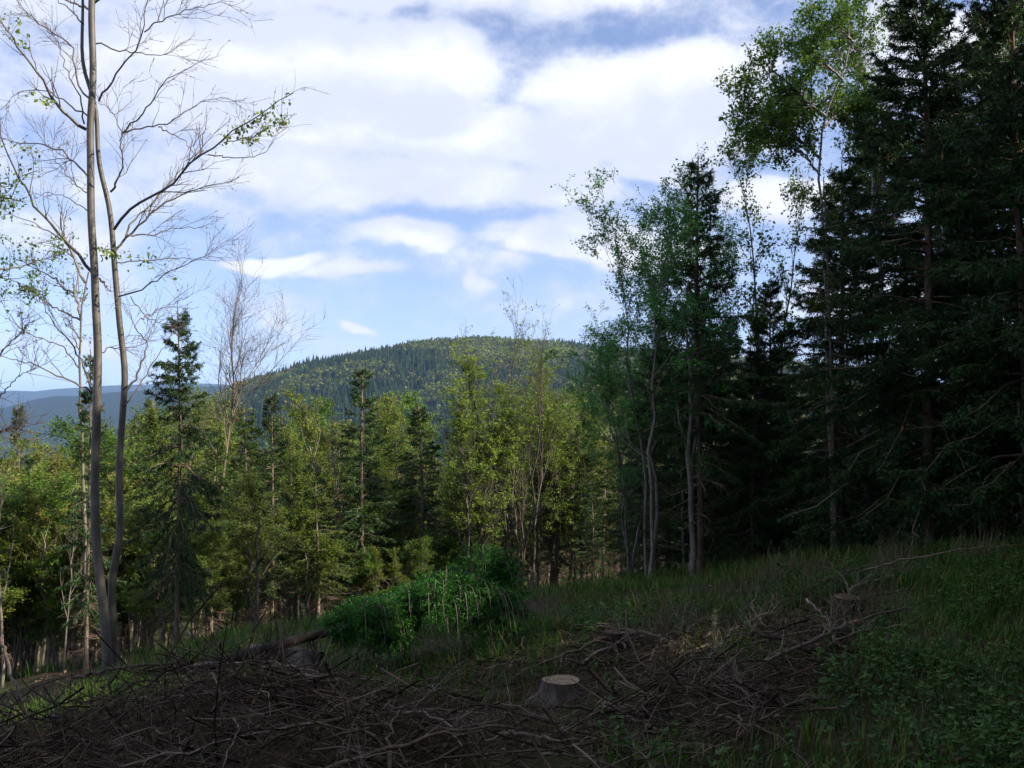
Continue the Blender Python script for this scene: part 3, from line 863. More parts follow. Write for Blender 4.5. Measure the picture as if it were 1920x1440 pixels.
def where(px):
    for lim, w in ((95, 'by the left edge'), (265, 'around the forked beech'), (395, 'by the drooping spruce'), (485, 'under the bare tree'), (585, 'by the pale bare pole'), (725, 'around the pointed spruce'),
                   (840, 'by the grey pole'), (1010, 'by the many-stemmed tree'), (1110, 'right of the many-stemmed tree')):
        if px < lim: return w
    return 'under the airy leafy tree'


spots = []
tries = 0
while len(spots) < 190 and tries < 6000:
    tries += 1
    Y = rf.uniform(24, 68); px = rf.uniform(-120, 1230)
    if Y < 29 and (px > 480 or rf.random() < .5): continue
    x = (px - 960) / F * Y
    if any((x - a) ** 2 + (Y - b) ** 2 < 1.1 for a, b in spots): continue
    spots.append((x, Y))
    proto, lab, grp = rf.choices(FILL, WT)[0]
    top = np.interp(px, SKY_PX, SKY_PY) + rf.uniform(4, 120) * (1.0 if Y > 34 else 1.7)
    o = place(proto, px, Y, top, lab, grp, rz=rf.uniform(0, 6.28), wide=rf.uniform(.85, 1.25))
    PENDING.append((o, SHORT[lab.split(' ')[0] + proto['parts'][0][1].name], ('front' if Y < 34 else 'middle' if Y < 48 else 'back') + ' of the stand, ' + where(px), px))

for i, (px, Y, top, k) in enumerate([(1010, 33, 830, 0), (1045, 34, 800, 2), (1090, 32, 815, 0), (1130, 28, 835, 1), (1165, 27, 800, 0), (1200, 29, 770, 2), (1235, 26, 790, 0), (700, 31, 850, 2), (740, 33, 820, 0),
                                      (590, 30, 870, 0), (450, 29, 850, 2), (400, 26, 840, 0), (1265, 24, 760, 2), (1180, 24, 880, 2), (1110, 26, 900, 2), (860, 31, 900, 2)]):
    o = place(STAND[k], px, Y, top, 'spruce at the edge of the stand', 'spruces along the edge of the stand', rz=i * 1.7, wide=1.35)
    PENDING.append((o, ('olive spruce', 'high-crowned spruce', 'dark spruce')[k], 'clearing edge of the stand, ' + where(px), px))
ru = random.Random(31)
UNDER = [(OLIVE[0], 'olive young tree in the thicket on the left', 'olive young trees of the left thicket'), (OLIVE[1], 'russet budding young tree in the thicket on the left', 'budding young trees of the left thicket'),
         (GREEN[0], 'green young tree in the thicket on the left', 'green young trees of the left thicket'), (GREEN[1], 'lime green young tree in the thicket on the left', 'lime young trees of the left thicket'),
         (STAND[0], 'young olive spruce in the thicket on the left', 'young spruces of the left thicket')]
for i in range(46):
    px = ru.uniform(-60, 520) if i < 32 else ru.uniform(480, 1180)
    Y = ru.uniform(19, 27) if i < 32 else ru.uniform(26, 33)
    proto, lab, grp = ru.choices(UNDER, [5, 4, 3, 1.5, 4])[0]
    if i >= 32: lab = lab.replace('in the thicket on the left', 'low in front of the stand'); grp = grp.replace('of the left thicket', 'before the stand')
    top = ru.uniform(840, 1010) if i < 32 else ru.uniform(900, 1040)
    top = max(top, np.interp(px, SKY_PX, SKY_PY) + 20)
    o = place(proto, px, Y, top, lab, grp, rz=ru.uniform(0, 6.28), wide=ru.uniform(1.1, 1.7))
    PENDING.append((o, 'low ' + lab.split(' in ')[0].split(' low')[0].replace('budding ', ''), ('left thicket, ' if i < 32 else 'foot of the stand, ') + where(px), px))

# ------------------------------------------------------------------ right-hand wood
place(BIG, 1738, 15, -45, 'tall dark spruce with cones and a bare spire, tallest on the right', wide=1.1)
place(BIG2, 1925, 13.5, -160, 'dark spruce cut by the right edge of the picture', wide=1.0)
place(NARROW, 1312, 16.2, 296, 'slender spruce with brown cones in its thin top', wide=1.05)
place(ROWAN, 1215, 16.5, 395, 'airy leafy tree with pale twin stems left of the slender spruce', wide=1.15)
place(WHIP, 1420, 19, 280, 'thin straight sapling with small leaves right of the slender spruce', wide=1.0)
place(WHIP, 1470, 21, 360, 'shorter thin sapling between the slender spruce and the dark spruces')
place(BIRCH, 1625, 19, 95, 'white-stemmed birch behind the tall dark spruce, its top beside the spire', wide=.95)
place(NARROW, 1228, 17, 610, 'thin dark spruce under the airy leafy tree', wide=1.1)
place(STAND[2], 1195, 21, 700, 'low dark spruce at the left foot of the airy leafy tree', wide=1.2)
place(BIG2, 1575, 17, 310, 'dark spruce left of the tall one, with wide lower boughs', wide=1.15)
place(BIG2, 1450, 19.5, 520, 'short dark spruce between the slender spruce and the tall one', wide=.95)
place(BIG2, 1370, 21, 590, 'low dark spruce right behind the slender one', wide=.9)
place(BIG2, 1655, 21, 240, 'dark spruce hidden behind the tall one', wide=1.1)
place(BIG, 1840, 18, 60, 'dark spruce between the tall one and the right edge', wide=1.0)
place(BIG2, 1790, 22, 190, 'dark spruce in the back row near the right edge', wide=1.1)
place(BIRCH, 1900, 19, 40, 'birch behind the spruce at the right edge', wide=.8)
place(GREEN[0], 1450, 20, 800, 'green undergrowth tree lit in the gap of the dark spruces', wide=1.3)
place(GREEN[0], 1660, 17, 820, 'green undergrowth tree beside the forked birch stems', wide=1.2)
place(ROWAN, 1288, 19, 470, 'second airy leafy tree, just behind the slender spruce', wide=1.1, rz=2.0)
place(ROWAN, 1185, 18.5, 640, 'outermost low leafy tree left of the airy one', wide=1.2, rz=4.0)
place(BIG2, 1250, 20, 660, 'dark spruce closing the gap under the airy leafy tree', wide=1.25)
place(BIG2, 1335, 19.5, 600, 'dark spruce at the foot of the slender one', wide=1.2)
place(BIG2, 1410, 18, 650, 'dark low spruce below the thin straight sapling', wide=1.3)
place(NARROW, 1300, 20, 640, 'thin understorey spruce behind the pale twin stems', wide=1.3)
place(POLE[1], 1565, 16, 330, 'reddish spruce trunk left of the tall dark spruce', wide=.9)

for i, (px, Y, top) in enumerate([(1990, 17, 20), (2080, 15, -120), (2060, 21, 150), (2160, 19, 0), (2250, 17, -80), (2330, 21, 60), (2420, 18, -40), (2180, 24, 200)]):
    place(BIG2, px, Y, top, 'spruce continuing the dark wood past the right edge', 'spruces past the right edge', rz=i * 2.1, wide=1.15)
for i in range(16):
    px = 1340 + i * 38 + ru.uniform(-15, 15)
    o = place(BIG2 if i % 3 else STAND[2], px, ru.uniform(17.5, 24), ru.uniform(640, 860), 'low dark spruce filling the shade under the right-hand wood', 'low spruces of the right-hand wood', rz=ru.uniform(0, 6.28), wide=ru.uniform(1.3, 1.9))
    PENDING.append((o, 'low dark spruce', 'undergrowth of the right-hand wood', px))

# spruces of the same wood standing to the right, outside the picture; their shade covers the clearing
rs_ = random.Random(9)
for i in range(74):
    if i < 50:
        x = rs_.uniform(9.0, 25); y = rs_.uniform(-11, 15.5)
        if x < 11.5 and y > 11: continue
        if x / max(y, .1) < .64 and y > 0: continue
        lab, grp, kind = 'spruce of the dark wood just outside the right edge', 'spruces right of the picture', BIG2
    else:
        x = rs_.uniform(-13, 9); y = rs_.uniform(-16, -4.5)  # unseen spruces added behind the viewer to cut down the sky light
        lab, grp, kind = 'spruce of the wood behind the viewer', 'spruces behind the viewer', BIG2
    z = float(G(x, y))
    s = rs_.uniform(10, 13) / 9.5
    thing('spruce_tree', lab, 'spruce', (x, y, z - .1), (0, 0, rs_.uniform(0, 6.28)), (s * 1.25, s * 1.25, s), grp, kind['parts'][:2])

# ------------------------------------------------------------------ the forked beech on the left (stems and limbs traced)
BY = 13.0


def build_beech():
    rng = np.random.default_rng(40)
    root = at(205, 1285, BY); root[2] = float(G(root[0], BY)) - .05
    tr = thing('beech_tree', 'two-stemmed smooth grey beech with bare budding limbs, left foreground', 'beech', tuple(root))
    A = [(206, 1300), (203, 1260), (198, 1180), (194, 1140), (189, 1100), (184, 1060), (178, 980), (177.5, 940), (178, 890), (179.5, 840), (181, 790), (182, 740), (184, 690), (184, 640),
         (180, 590), (178, 540), (177.5, 490), (172, 440), (170, 390), (170, 340), (170, 260), (167, 240), (172, 200), (175, 150), (175, 100), (171, 60), (171, 25), (172, 0), (176, -120), (170, -260), (174, -420)]
    B = [(216, 1300), (213, 1257), (210, 1178), (206, 1110), (209, 1062), (221, 1020), (223, 980), (220, 940), (219.5, 890), (221, 840), (225, 790), (229, 740), (232, 700), (229, 665), (224, 640), (220, 590),
         (216, 540), (212, 490), (210, 440), (207, 400), (201, 365), (193, 340), (185, 310), (184, 270), (184, 220), (181, 185), (166, 160), (156, 120), (157, 75), (160, 25), (158, -60), (150, -180)]
    stems = []
    for pts, w, y0 in ((A, (17.5, 15.5, 14, 12, 3), 0.0), (B, (15.5, 13, 11, 7.5, 2.5), .12)):
        P = np.stack([at(a, b, BY + y0) for a, b in pts])
        P = resample(P, 60, 2)
        P[:, 1] += y0 * np.sin(np.linspace(0, 5, 60)) * .6
        P[0, 2] = float(G(P[0, 0], P[0, 1])) - .1
        rad = np.interp(np.linspace(0, 1, 60), np.linspace(0, 1, len(w)), w) / F * BY / 2
        rad[:4] *= np.array([1.45, 1.25, 1.1, 1.04])
        acc = Acc(); add_tubes(acc, P - root, rad, 14, rng)
        link('stem', acc.mesh('beech_stem', M['beech']), tr)
        stems.append((P, rad))
    # limbs: (depth drift, base width px, points)
    LIMBS = [
        (-.9, 8, [(162, 243), (135, 225), (107, 197), (85, 160), (67, 130), (42, 100), (22, 67), (0, 40), (-40, 0)]),
        (.7, 4, [(164, 217), (130, 195), (97, 172), (70, 168), (30, 172), (5, 200)]),
        (.9, 5, [(167, 184), (150, 175), (146, 150), (142, 130), (135, 85), (117, 72), (95, 60), (75, 47), (50, 20), (27, 0), (0, -30)]),
        (.4, 4, [(158, 232), (147, 175), (130, 140), (120, 117), (108, 85), (100, 67), (85, 40)]),
        (1.1, 5, [(164, 330), (145, 310), (120, 285), (95, 277), (62, 265), (32, 270), (10, 260), (-20, 250)]),
        (.6, 6, [(168, 18), (150, 10), (127, 0), (80, -40)]), (-.6, 4, [(157, 45), (135, 22), (107, 0), (70, -40)]),
        (-1.0, 8, [(174, 512), (140, 472), (117, 445), (95, 420), (72, 395), (55, 365), (46, 350), (32, 330), (22, 305), (12, 280), (2, 250), (-4, 215)]),
        (.8, 5, [(172, 735), (160, 702), (150, 665), (135, 645), (117, 630), (92, 590), (77, 562), (86, 532), (85, 515)]),
        (.9, 3, [(150, 662), (142, 640), (135, 617), (125, 597)]),
        (-.8, 5, [(172, 738), (142, 717), (100, 702), (70, 687), (42, 675), (0, 670), (-40, 676)]),
        (-.7, 5, [(185, 190), (200, 170), (215, 145), (232, 117), (252, 97), (265, 75), (271, 50), (275, 15), (277, -10), (284, -60)]),
        (-1.0, 3.2, [(271, 60), (297, 40), (327, 30), (350, 20), (375, 12), (425, 2)]),
        (.4, 4, [(178, 82), (200, 80), (212, 92), (226, 100), (250, 98), (275, 102), (305, 103), (335, 85), (358, 72)]),
        (-.4, 5.5, [(207, 360), (225, 325), (232, 297), (225, 272), (229, 250)]),
        (-.9, 4, [(229, 250), (250, 227), (270, 207), (287, 190), (305, 157), (325, 140), (360, 125), (397, 102)]),
        (-.2, 4, [(229, 250), (240, 246), (260, 240), (297, 237), (327, 227), (350, 210), (370, 195), (400, 186), (430, 180)]),
        (.2, 2.5, [(229, 247), (212, 215), (200, 200), (182, 192)]),
        (-.3, 3, [(297, 238), (320, 250), (345, 260), (352, 275), (362, 290)]),
        (-1.0, 7, [(214, 430), (230, 407), (242, 392), (270, 375), (300, 360), (322, 350), (345, 317), (360, 297), (390, 290), (415, 272), (435, 245), (462, 232), (480, 220), (520, 192), (546, 176)]),
        (-.9, 2.5, [(420, 268), (440, 262), (470, 258), (500, 240), (520, 228), (536, 214)]),
        (-.8, 3, [(390, 290), (430, 296), (470, 297), (500, 285), (512, 266)]),
        (.5, 6, [(214, 470), (235, 445), (252, 432), (275, 412), (300, 385), (332, 367), (375, 352), (420, 345), (448, 334)]),
        (.9, 5, [(236, 443), (242, 417), (270, 397), (290, 377), (307, 355), (330, 330), (350, 300), (380, 280)]),
        (.7, 4, [(238, 440), (262, 437), (295, 441), (322, 427), (360, 430), (400, 420)]),
        (.3, 3, [(217, 492), (250, 490), (307, 487), (350, 484), (382, 482), (437, 484)]),
        (-.5, 4, [(222, 556), (250, 546), (275, 537), (297, 525), (315, 510), (350, 495), (382, 480), (402, 462)]),
        (.1, 6, [(182, 520), (195, 532), (210, 548)]), (.4, 3, [(190, 490), (197, 470), (203, 455)]),
        (.6, 6, [(232, 738), (248, 718), (260, 700), (268, 672), (277, 640), (272, 632), (255, 625), (250, 615), (258, 600), (265, 597)]),
        (1.2, 4.5, [(230, 760), (245, 747), (270, 707), (295, 667), (312, 642), (330, 612)]),
        (.8, 3, [(265, 597), (285, 590), (310, 575), (350, 560)]), (-.4, 2.5, [(245, 556), (270, 590), (300, 605), (330, 612)]),
        (.5, 3, [(186, 660), (205, 650), (225, 652), (260, 648), (275, 636)]),
        (.9, 3, [(164, 362), (130, 335), (112, 310), (100, 290), (90, 270)]), (.6, 2.6, [(163, 395), (125, 368), (100, 364), (55, 362)]),
        (-.3, 6, [(173, 10), (200, -20), (240, -70), (300, -140)]), (.5, 6, [(172, -60), (120, -130), (60, -220)]), (-.6, 5, [(174, -150), (230, -260), (280, -340)])]
    LP, LR = [], []
    for dd, w, pts in LIMBS:
        n = len(pts)
        # a limb starts on the surface of its stem and drifts in depth on its way out
        P = np.stack([at(a, b, BY + .06 + dd * (i / max(n - 1, 1)) ** 1.0) for i, (a, b) in enumerate(pts)])
        P = resample(P, 18, 1)
        P[1:] += rng.normal(size=(17, 3)) * .012
        r = np.linspace(w * .82, max(w * .17, .7), 18) / F * BY / 2
        acc = Acc(); add_tubes(acc, P - root, r, 7, rng)
        link('limb', acc.mesh('beech_limb', M['beech'] if w >= 5 else M['beech_twig']), tr)
        LP.append(P); LR.append(r)
    LP, LR = np.stack(LP), np.stack(LR)
    tw = Acc()
    P2, R2 = spawn(rng, LP, LR, 230, .75, (.45, .95), (.18, 1), 6, .22, .17, .55, .3, .4, rmin=.0035)
    add_tubes(tw, P2 - root, R2, 4, rng)
    P3, R3 = spawn(rng, np.concatenate([P2]), np.concatenate([R2]), 900, .38, (.4, .9), (.15, 1), 4, .16, .16, .7, .5, .3, rmin=.0026)
    P3b, R3b = spawn(rng, LP, LR * .5, 260, .34, (.4, .9), (.3, 1), 4, .2, .16, .5, .5, .3, rmin=.0026)
    P3, R3 = np.concatenate([P3, P3b]), np.concatenate([R3, R3b])
    add_tubes(tw, P3 - root, R3, 3, rng)
    link('twig_spray', tw.mesh('beech_twigs', M['beech_twig']), tr)
    bd = Acc()
    idx = rng.integers(0, len(P3), 2600); pos, tan = interp(P3[idx], rng.uniform(.3, 1, 2600))
    d = norm(tan + rng.normal(size=tan.shape) * .5)
    BP = np.stack([pos, pos + d * .012, pos + d * .028], 1) - root
    add_tubes(bd, BP, np.tile([.002, .0042, .0008], (len(BP), 1)), 3, rng)
    link('bud_spray', bd.mesh('beech_buds', M['bud']), tr)
    # the few twigs already in leaf: right tip, left edge
    lf = Acc()
    cl = []
    for i in (19, 20):
        P = LP[i][11 if i == 19 else 5:]
        t = rng.uniform(0, 1, 120); q, _ = interp(np.repeat(P[None], 120, 0), t); cl.append(q + rng.normal(size=q.shape) * .04 - np.array([0, 0, .03]))
    for (a, b, n, s_) in ((25, 50, 34, .10), (45, 85, 18, .08), (20, 270, 24, .12), (100, 195, 20, .04), (80, 190, 16, .04), (205, 475, 50, .07), (270, 487, 50, .14), (45, 275, 20, .06)):
        cl.append(at(a, b, BY - .3) + rng.normal(size=(n, 3)) * np.array([s_, .15, s_ * .5]))
    leaves(lf, rng, np.concatenate(cl) - root, .052, .3, .4, aspect=.7)
    link('leaf_spray', lf.mesh('beech_leaves', M['leaf_lime'], False), tr)


build_beech()


def traced_tree(name, label, cat, Y, stems, limbs, mat, twigmat, leafmat=None, seed=1, n2=60, l2=.6, n3=260, l3=.35, nleaf=0, lsize=.05, sag=0., base=None, up=.15):
    """a tree whose stems and limbs follow given outlines in their own depth, with spawned twigs and leaves"""
    rng = np.random.default_rng(seed)
    P0 = np.stack([at(a, b, Y) for a, b in stems[0][1]])
    root = P0[0].copy(); root[2] = float(G(root[0], Y)) - .06
    tr = thing(name, label, cat, tuple(root))
    wood = Acc()
    SP, SR = [], []
    for k, (w, pts) in enumerate(stems + limbs):
        st = k < len(stems)
        dd = 0 if st else rng.uniform(-.9, .9)
        n = len(pts)
        P = np.stack([at(a, b, Y + dd * i / max(n - 1, 1)) for i, (a, b) in enumerate(pts)])
        P = resample(P, 24, 1)
        if k == 0: P[0] = root
        P[1:] += rng.normal(size=(23, 3)) * .01
        r = np.linspace(w, max(w * (.3 if st else .2), .8), 24) / F * Y / 2
        add_tubes(wood, P - root, r, 9 if st else 6, rng)
        if not st or len(limbs) < 3: SP.append(P); SR.append(r)
    link('trunk', wood.mesh(name + '_trunk', M[mat]), tr)
    SP, SR = np.stack(SP), np.stack(SR)
    tw = Acc()
    P2, R2 = spawn(rng, SP, SR, n2, l2, (.4, .9), (.15, 1), 6, up, .16, .55, .3, .35, sag, rmin=.004)
    add_tubes(tw, P2 - root, R2, 4, rng)
    P3, R3 = spawn(rng, P2, R2, n3, l3, (.4, .9), (.1, 1), 4, up * .7, .16, .7, .5, .3, sag, rmin=.003)
    add_tubes(tw, P3 - root, R3, 3, rng)
    link('twig_spray', tw.mesh(name + '_twigs', M[twigmat]), tr)
    if nleaf:
        lf = Acc(); PA = P3
        idx = rng.integers(0, len(PA), nleaf); pos, _ = interp(PA[idx], rng.uniform(.1, 1, nleaf))
        rb = rng.random(len(PA))[idx] * .6 + rng.random(nleaf) * .4
        leaves(lf, rng, pos + rng.normal(size=pos.shape) * .035 - root, lsize, .4, .45, aspect=.65, rbase=rb)
        link('crown', lf.mesh(name + '_leaves', M[leafmat], False), tr)
    return tr


traced_tree('young_ash_tree', 'slim pale trunk with crooked curling branches just left behind the beech', 'tree', 17,
            [(9, [(163, 1265), (160, 1000), (153, 800), (149, 715), (149, 665), (152, 590), (158, 545), (168, 510)])],
            [(6, [(152, 600), (148, 575), (140, 552), (137, 545), (145, 530), (147, 505), (150, 490)]), (4, [(138, 550), (118, 540), (108, 525), (90, 515), (60, 500), (20, 480)]),
             (5, [(160, 530), (145, 510), (140, 485), (125, 455), (100, 440), (60, 415), (10, 400)]), (4, [(150, 600), (120, 585), (95, 573), (70, 553), (20, 552)]),
             (4, [(152, 640), (140, 620), (125, 595)]), (3, [(148, 690), (120, 650), (90, 640), (40, 620), (0, 565)])], 'pale_bark', 'beech_twig', 'leaf_green', 51, 50, .6, 220, .35, 420, .06)
traced_tree('larch_tree', 'feathery larch twigs with green tufts reaching in from the left edge', 'larch', 9.5,
            [(9, [(-70, 1240), (-60, 900), (-55, 600), (-50, 300), (-60, 100)])],
            [(6, [(-55, 520), (0, 508), (30, 500), (70, 492), (110, 480)]), (4, [(-55, 400), (-10, 380), (20, 372), (40, 380)]), (4, [(-52, 545), (0, 520), (25, 525), (48, 540)]), (3, [(-55, 330), (0, 350), (30, 345)])],
            'dark_bark', 'dark_bark', 'leaf_green', 52, 40, .34, 150, .18, 950, .032)
traced_tree('twin_stem_sapling', 'bare peeling pale stem forking in the airy leafy tree, sunlit on one side', 'tree', 16,
            [(12, [(1298, 1105), (1300, 1040), (1296, 960), (1292, 860), (1295, 780), (1294, 705), (1288, 645), (1284, 590)])],
            [(6, [(1290, 650), (1300, 625), (1308, 605), (1325, 588), (1340, 575)]), (6, [(1292, 860), (1272, 780), (1264, 700), (1258, 680)]), (4, [(1308, 606), (1330, 600), (1345, 595)])],
            'pale_bark', 'dark_bark', 'leaf_blue', 53, 22, .5, 90, .3, 500, .055)
traced_tree('broken_birch', 'leaning white birch stem with forked bark-lit limbs inside the dark spruces', 'birch', 17,
            [(11, [(1625, 1030), (1622, 930), (1615, 840), (1600, 790), (1592, 720), (1588, 640)]), (10, [(1618, 845), (1625, 800), (1628, 720), (1622, 640), (1618, 560)])],
            [(4, [(1600, 790), (1575, 740), (1560, 700)]), (4, [(1626, 760), (1650, 700), (1660, 650)]), (4, [(1590, 690), (1570, 640), (1560, 600)])],
            'birch', 'dark_bark', 'leaf_green', 54, 20, .5, 80, .3, 700, .055)
traced_tree('leaning_birch', 'birch limb with bright leaves reaching left over the gap beside the tall spruce', 'birch', 16.5,
            [(9, [(1560, 1050), (1556, 800), (1548, 560), (1540, 400), (1534, 300), (1545, 220), (1575, 150), (1600, 90), (1590, 40)])],
            [(6, [(1540, 300), (1500, 260), (1460, 230), (1420, 200), (1390, 180)]), (6, [(1550, 220), (1500, 180), (1460, 140), (1425, 110), (1400, 130)]), (5, [(1580, 150), (1540, 110), (1500, 80), (1460, 80)]),
             (5, [(1600, 80), (1570, 50), (1550, 40)]), (5, [(1538, 330), (1510, 290), (1470, 270), (1440, 280)]), (5, [(1545, 240), (1580, 200), (1620, 190)]), (4, [(1560, 180), (1530, 200), (1490, 210), (1440, 230), (1410, 260)])],
            'birch', 'dark_bark', 'leaf_green', 55, 190, .75, 1500, .38, 17000, .055, .05, up=.03)
traced_tree('hanging_dead_spruce', 'long bent grey bough hanging across at the far left below the larch', 'tree', 12,
            [(8, [(-30, 1300), (-25, 1000), (-20, 800), (-30, 600)])], [(4, [(-25, 700), (10, 650), (45, 620), (60, 600)]), (3, [(-25, 760), (10, 735), (40, 700), (70, 690)]), (4, [(-25, 820), (20, 800), (50, 810)])],
            'dark_bark', 'beech_twig', None, 56, 40, .5, 200, .3)

# ------------------------------------------------------------------ the felled spruce with its green crown


def build_felled():
    rng = np.random.default_rng(60)
    c0, c1, c2, c3 = at(350, 1262, 9.0), at(560, 1198, 9.6), at(720, 1162, 10.0), at(925, 1115, 10.7)
    root = c0.copy(); root[2] = float(G(root[0], root[1]))
    tr = thing('felled_spruce', 'felled spruce lying across the clearing with its lush green crown still on', 'spruce', tuple(root))
    ax = resample(np.stack([c0, c1, c2, c3]), 20, 1)
    rad = np.linspace(.06, .015, 20)
    w = Acc(); add_tubes(w, ax - root, rad, 10, rng)
    # bare stubs below the crown
    SP, SR = spawn(rng, ax[None, 3:11], rad[None, 3:11], 18, .5, (.9, 1.5), (0, 1), 4, -.15, .12, .18, .3, .2)
    add_tubes(w, SP - root, SR, 4, rng)
    link('trunk', w.mesh('felled_trunk', M['wet_bark']), tr)
    # crown: boughs arching out of the axis and hanging to the ground, two domes
    nm = 34
    tm = .45 + .55 * (np.arange(nm) + rng.random(nm)) / nm; am = rng.uniform(-.2, np.pi + .2, nm)
    lm = (.40 + .16 * np.exp(-((tm - .62) / .06) ** 2) + .55 * np.clip((tm - .6) / .4, 0, 1)) * rng.uniform(.5, 1.3, nm)
    nb = 460
    mi = rng.integers(0, nm, nb)
    t = np.clip(tm[mi] + rng.normal(size=nb) * .012, .45, 1.0); pos, tan = interp(np.repeat(ax[None], nb, 0), t)
    lat = norm(np.cross(tan, np.array([0, 0, 1.])))
    a = (am[mi] + rng.normal(size=nb) * .2)[:, None]
    d = norm(lat * np.cos(a) + np.array([0, 0, 1.]) * np.sin(a) * 1.0 + tan * rng.uniform(-.3, .8, (nb, 1)))
    ln = lm[mi] * rng.uniform(.6, 1.1, nb) * np.where(np.sin(a[:, 0]) > .5, 1.05, .95)
    s = np.linspace(0, 1, 7)
    B = pos[:, None] + d[:, None] * (ln[:, None] * np.sin(s * 1.35)[None])[..., None] - np.array([0, 0, 1.]) * (ln[:, None] * (.74 * s ** 2.6)[None])[..., None] \
        + np.array([.0, -.25, 0]) * (s ** 2)[None, :, None] * ln[:, None, None]
    zg = G(B[..., 0], B[..., 1]) + .02
    B[..., 2] = np.maximum(B[..., 2], zg)
    bw = Acc(); add_tubes(bw, B - root, np.tile(np.linspace(.009, .003, 7), (nb, 1)), 4, rng)
    link('boughwork', bw.mesh('felled_boughs', M['dark_bark']), tr)
    k = 30
    bi = np.repeat(np.arange(nb), k); n = len(bi); st = rng.uniform(.1, 1, n)
    p, tn = interp(B[bi], st)
    side = np.where(rng.random(n) < .5, -1., 1.)[:, None]
    lt = norm(np.cross(tn, rng.normal(size=(n, 3)) * .2 + np.array([0, 0, 1.]))) * side
    D = norm(tn * .7 + lt * 1.0 + np.array([0, 0, -.18]) + rng.normal(size=(n, 3)) * .12)
    f = Acc()
    needles(f, rng, p - root, D, (.24 * (1.1 - .75 * st)) * rng.uniform(.6, 1.2, n), 13, .032, .009, rb=np.clip(rng.random(nb)[bi] * .5 + rng.random(n) * .5, 0, 1))
    link('crown', f.mesh('felled_crown', M['needle_fresh'], False), tr)


build_felled()

# ------------------------------------------------------------------ brushwood of the clearing


def heap(x, y):
    x = np.asarray(x, float); y = np.asarray(y, float)
    h = .48 * np.exp(-((x + 2.35) / 1.25) ** 2 - ((y - 7.2) / 1.3) ** 2) + .30 * np.exp(-((x + 1.3) / .9) ** 2 - ((y - 6.0) / .9) ** 2)
    h = h + .34 * np.exp(-((x + 3.6) / 1.2) ** 2 - ((y - 6.4) / 1.4) ** 2)
    h = h + .04 * np.exp(-((x - .6) / 1.4) ** 2 - ((y - 5.6) / 1.2) ** 2)
    u = ((x - 1.6) * 2.3 + (y - 7.2) * 4.2) / 4.79; v = ((x - 1.6) * 4.2 - (y - 7.2) * 2.3) / 4.79
    return 1.2 * h + .17 * np.exp(-(u / 2.3) ** 2 - (v / .7) ** 2)


def brush_density(x, y):
    """1 where felling waste lies: left heap, middle, and the band running up to the right"""
    line = (x - .75) * 4.9 - (y - 4.6) * 2.65            # > 0: right of the band, grass and herbs
    d = 1 / (1 + np.exp((line - .9) * 2.2))
    d = d * (1 / (1 + np.exp((y - 9.6 - .15 * x) * 2.2)))
    d = d * (1 - .95 * np.exp(-((x + 1.0) / .95) ** 2 - ((y - 8.4) / .9) ** 2))
    d = d * (1 - .6 * np.exp(-((x + .15) / .5) ** 2 - ((y - 6.9) / .8) ** 2))
    return d * np.clip(.78 + .5 * fnoise(x, y, 2.2, 31), .1, 1)


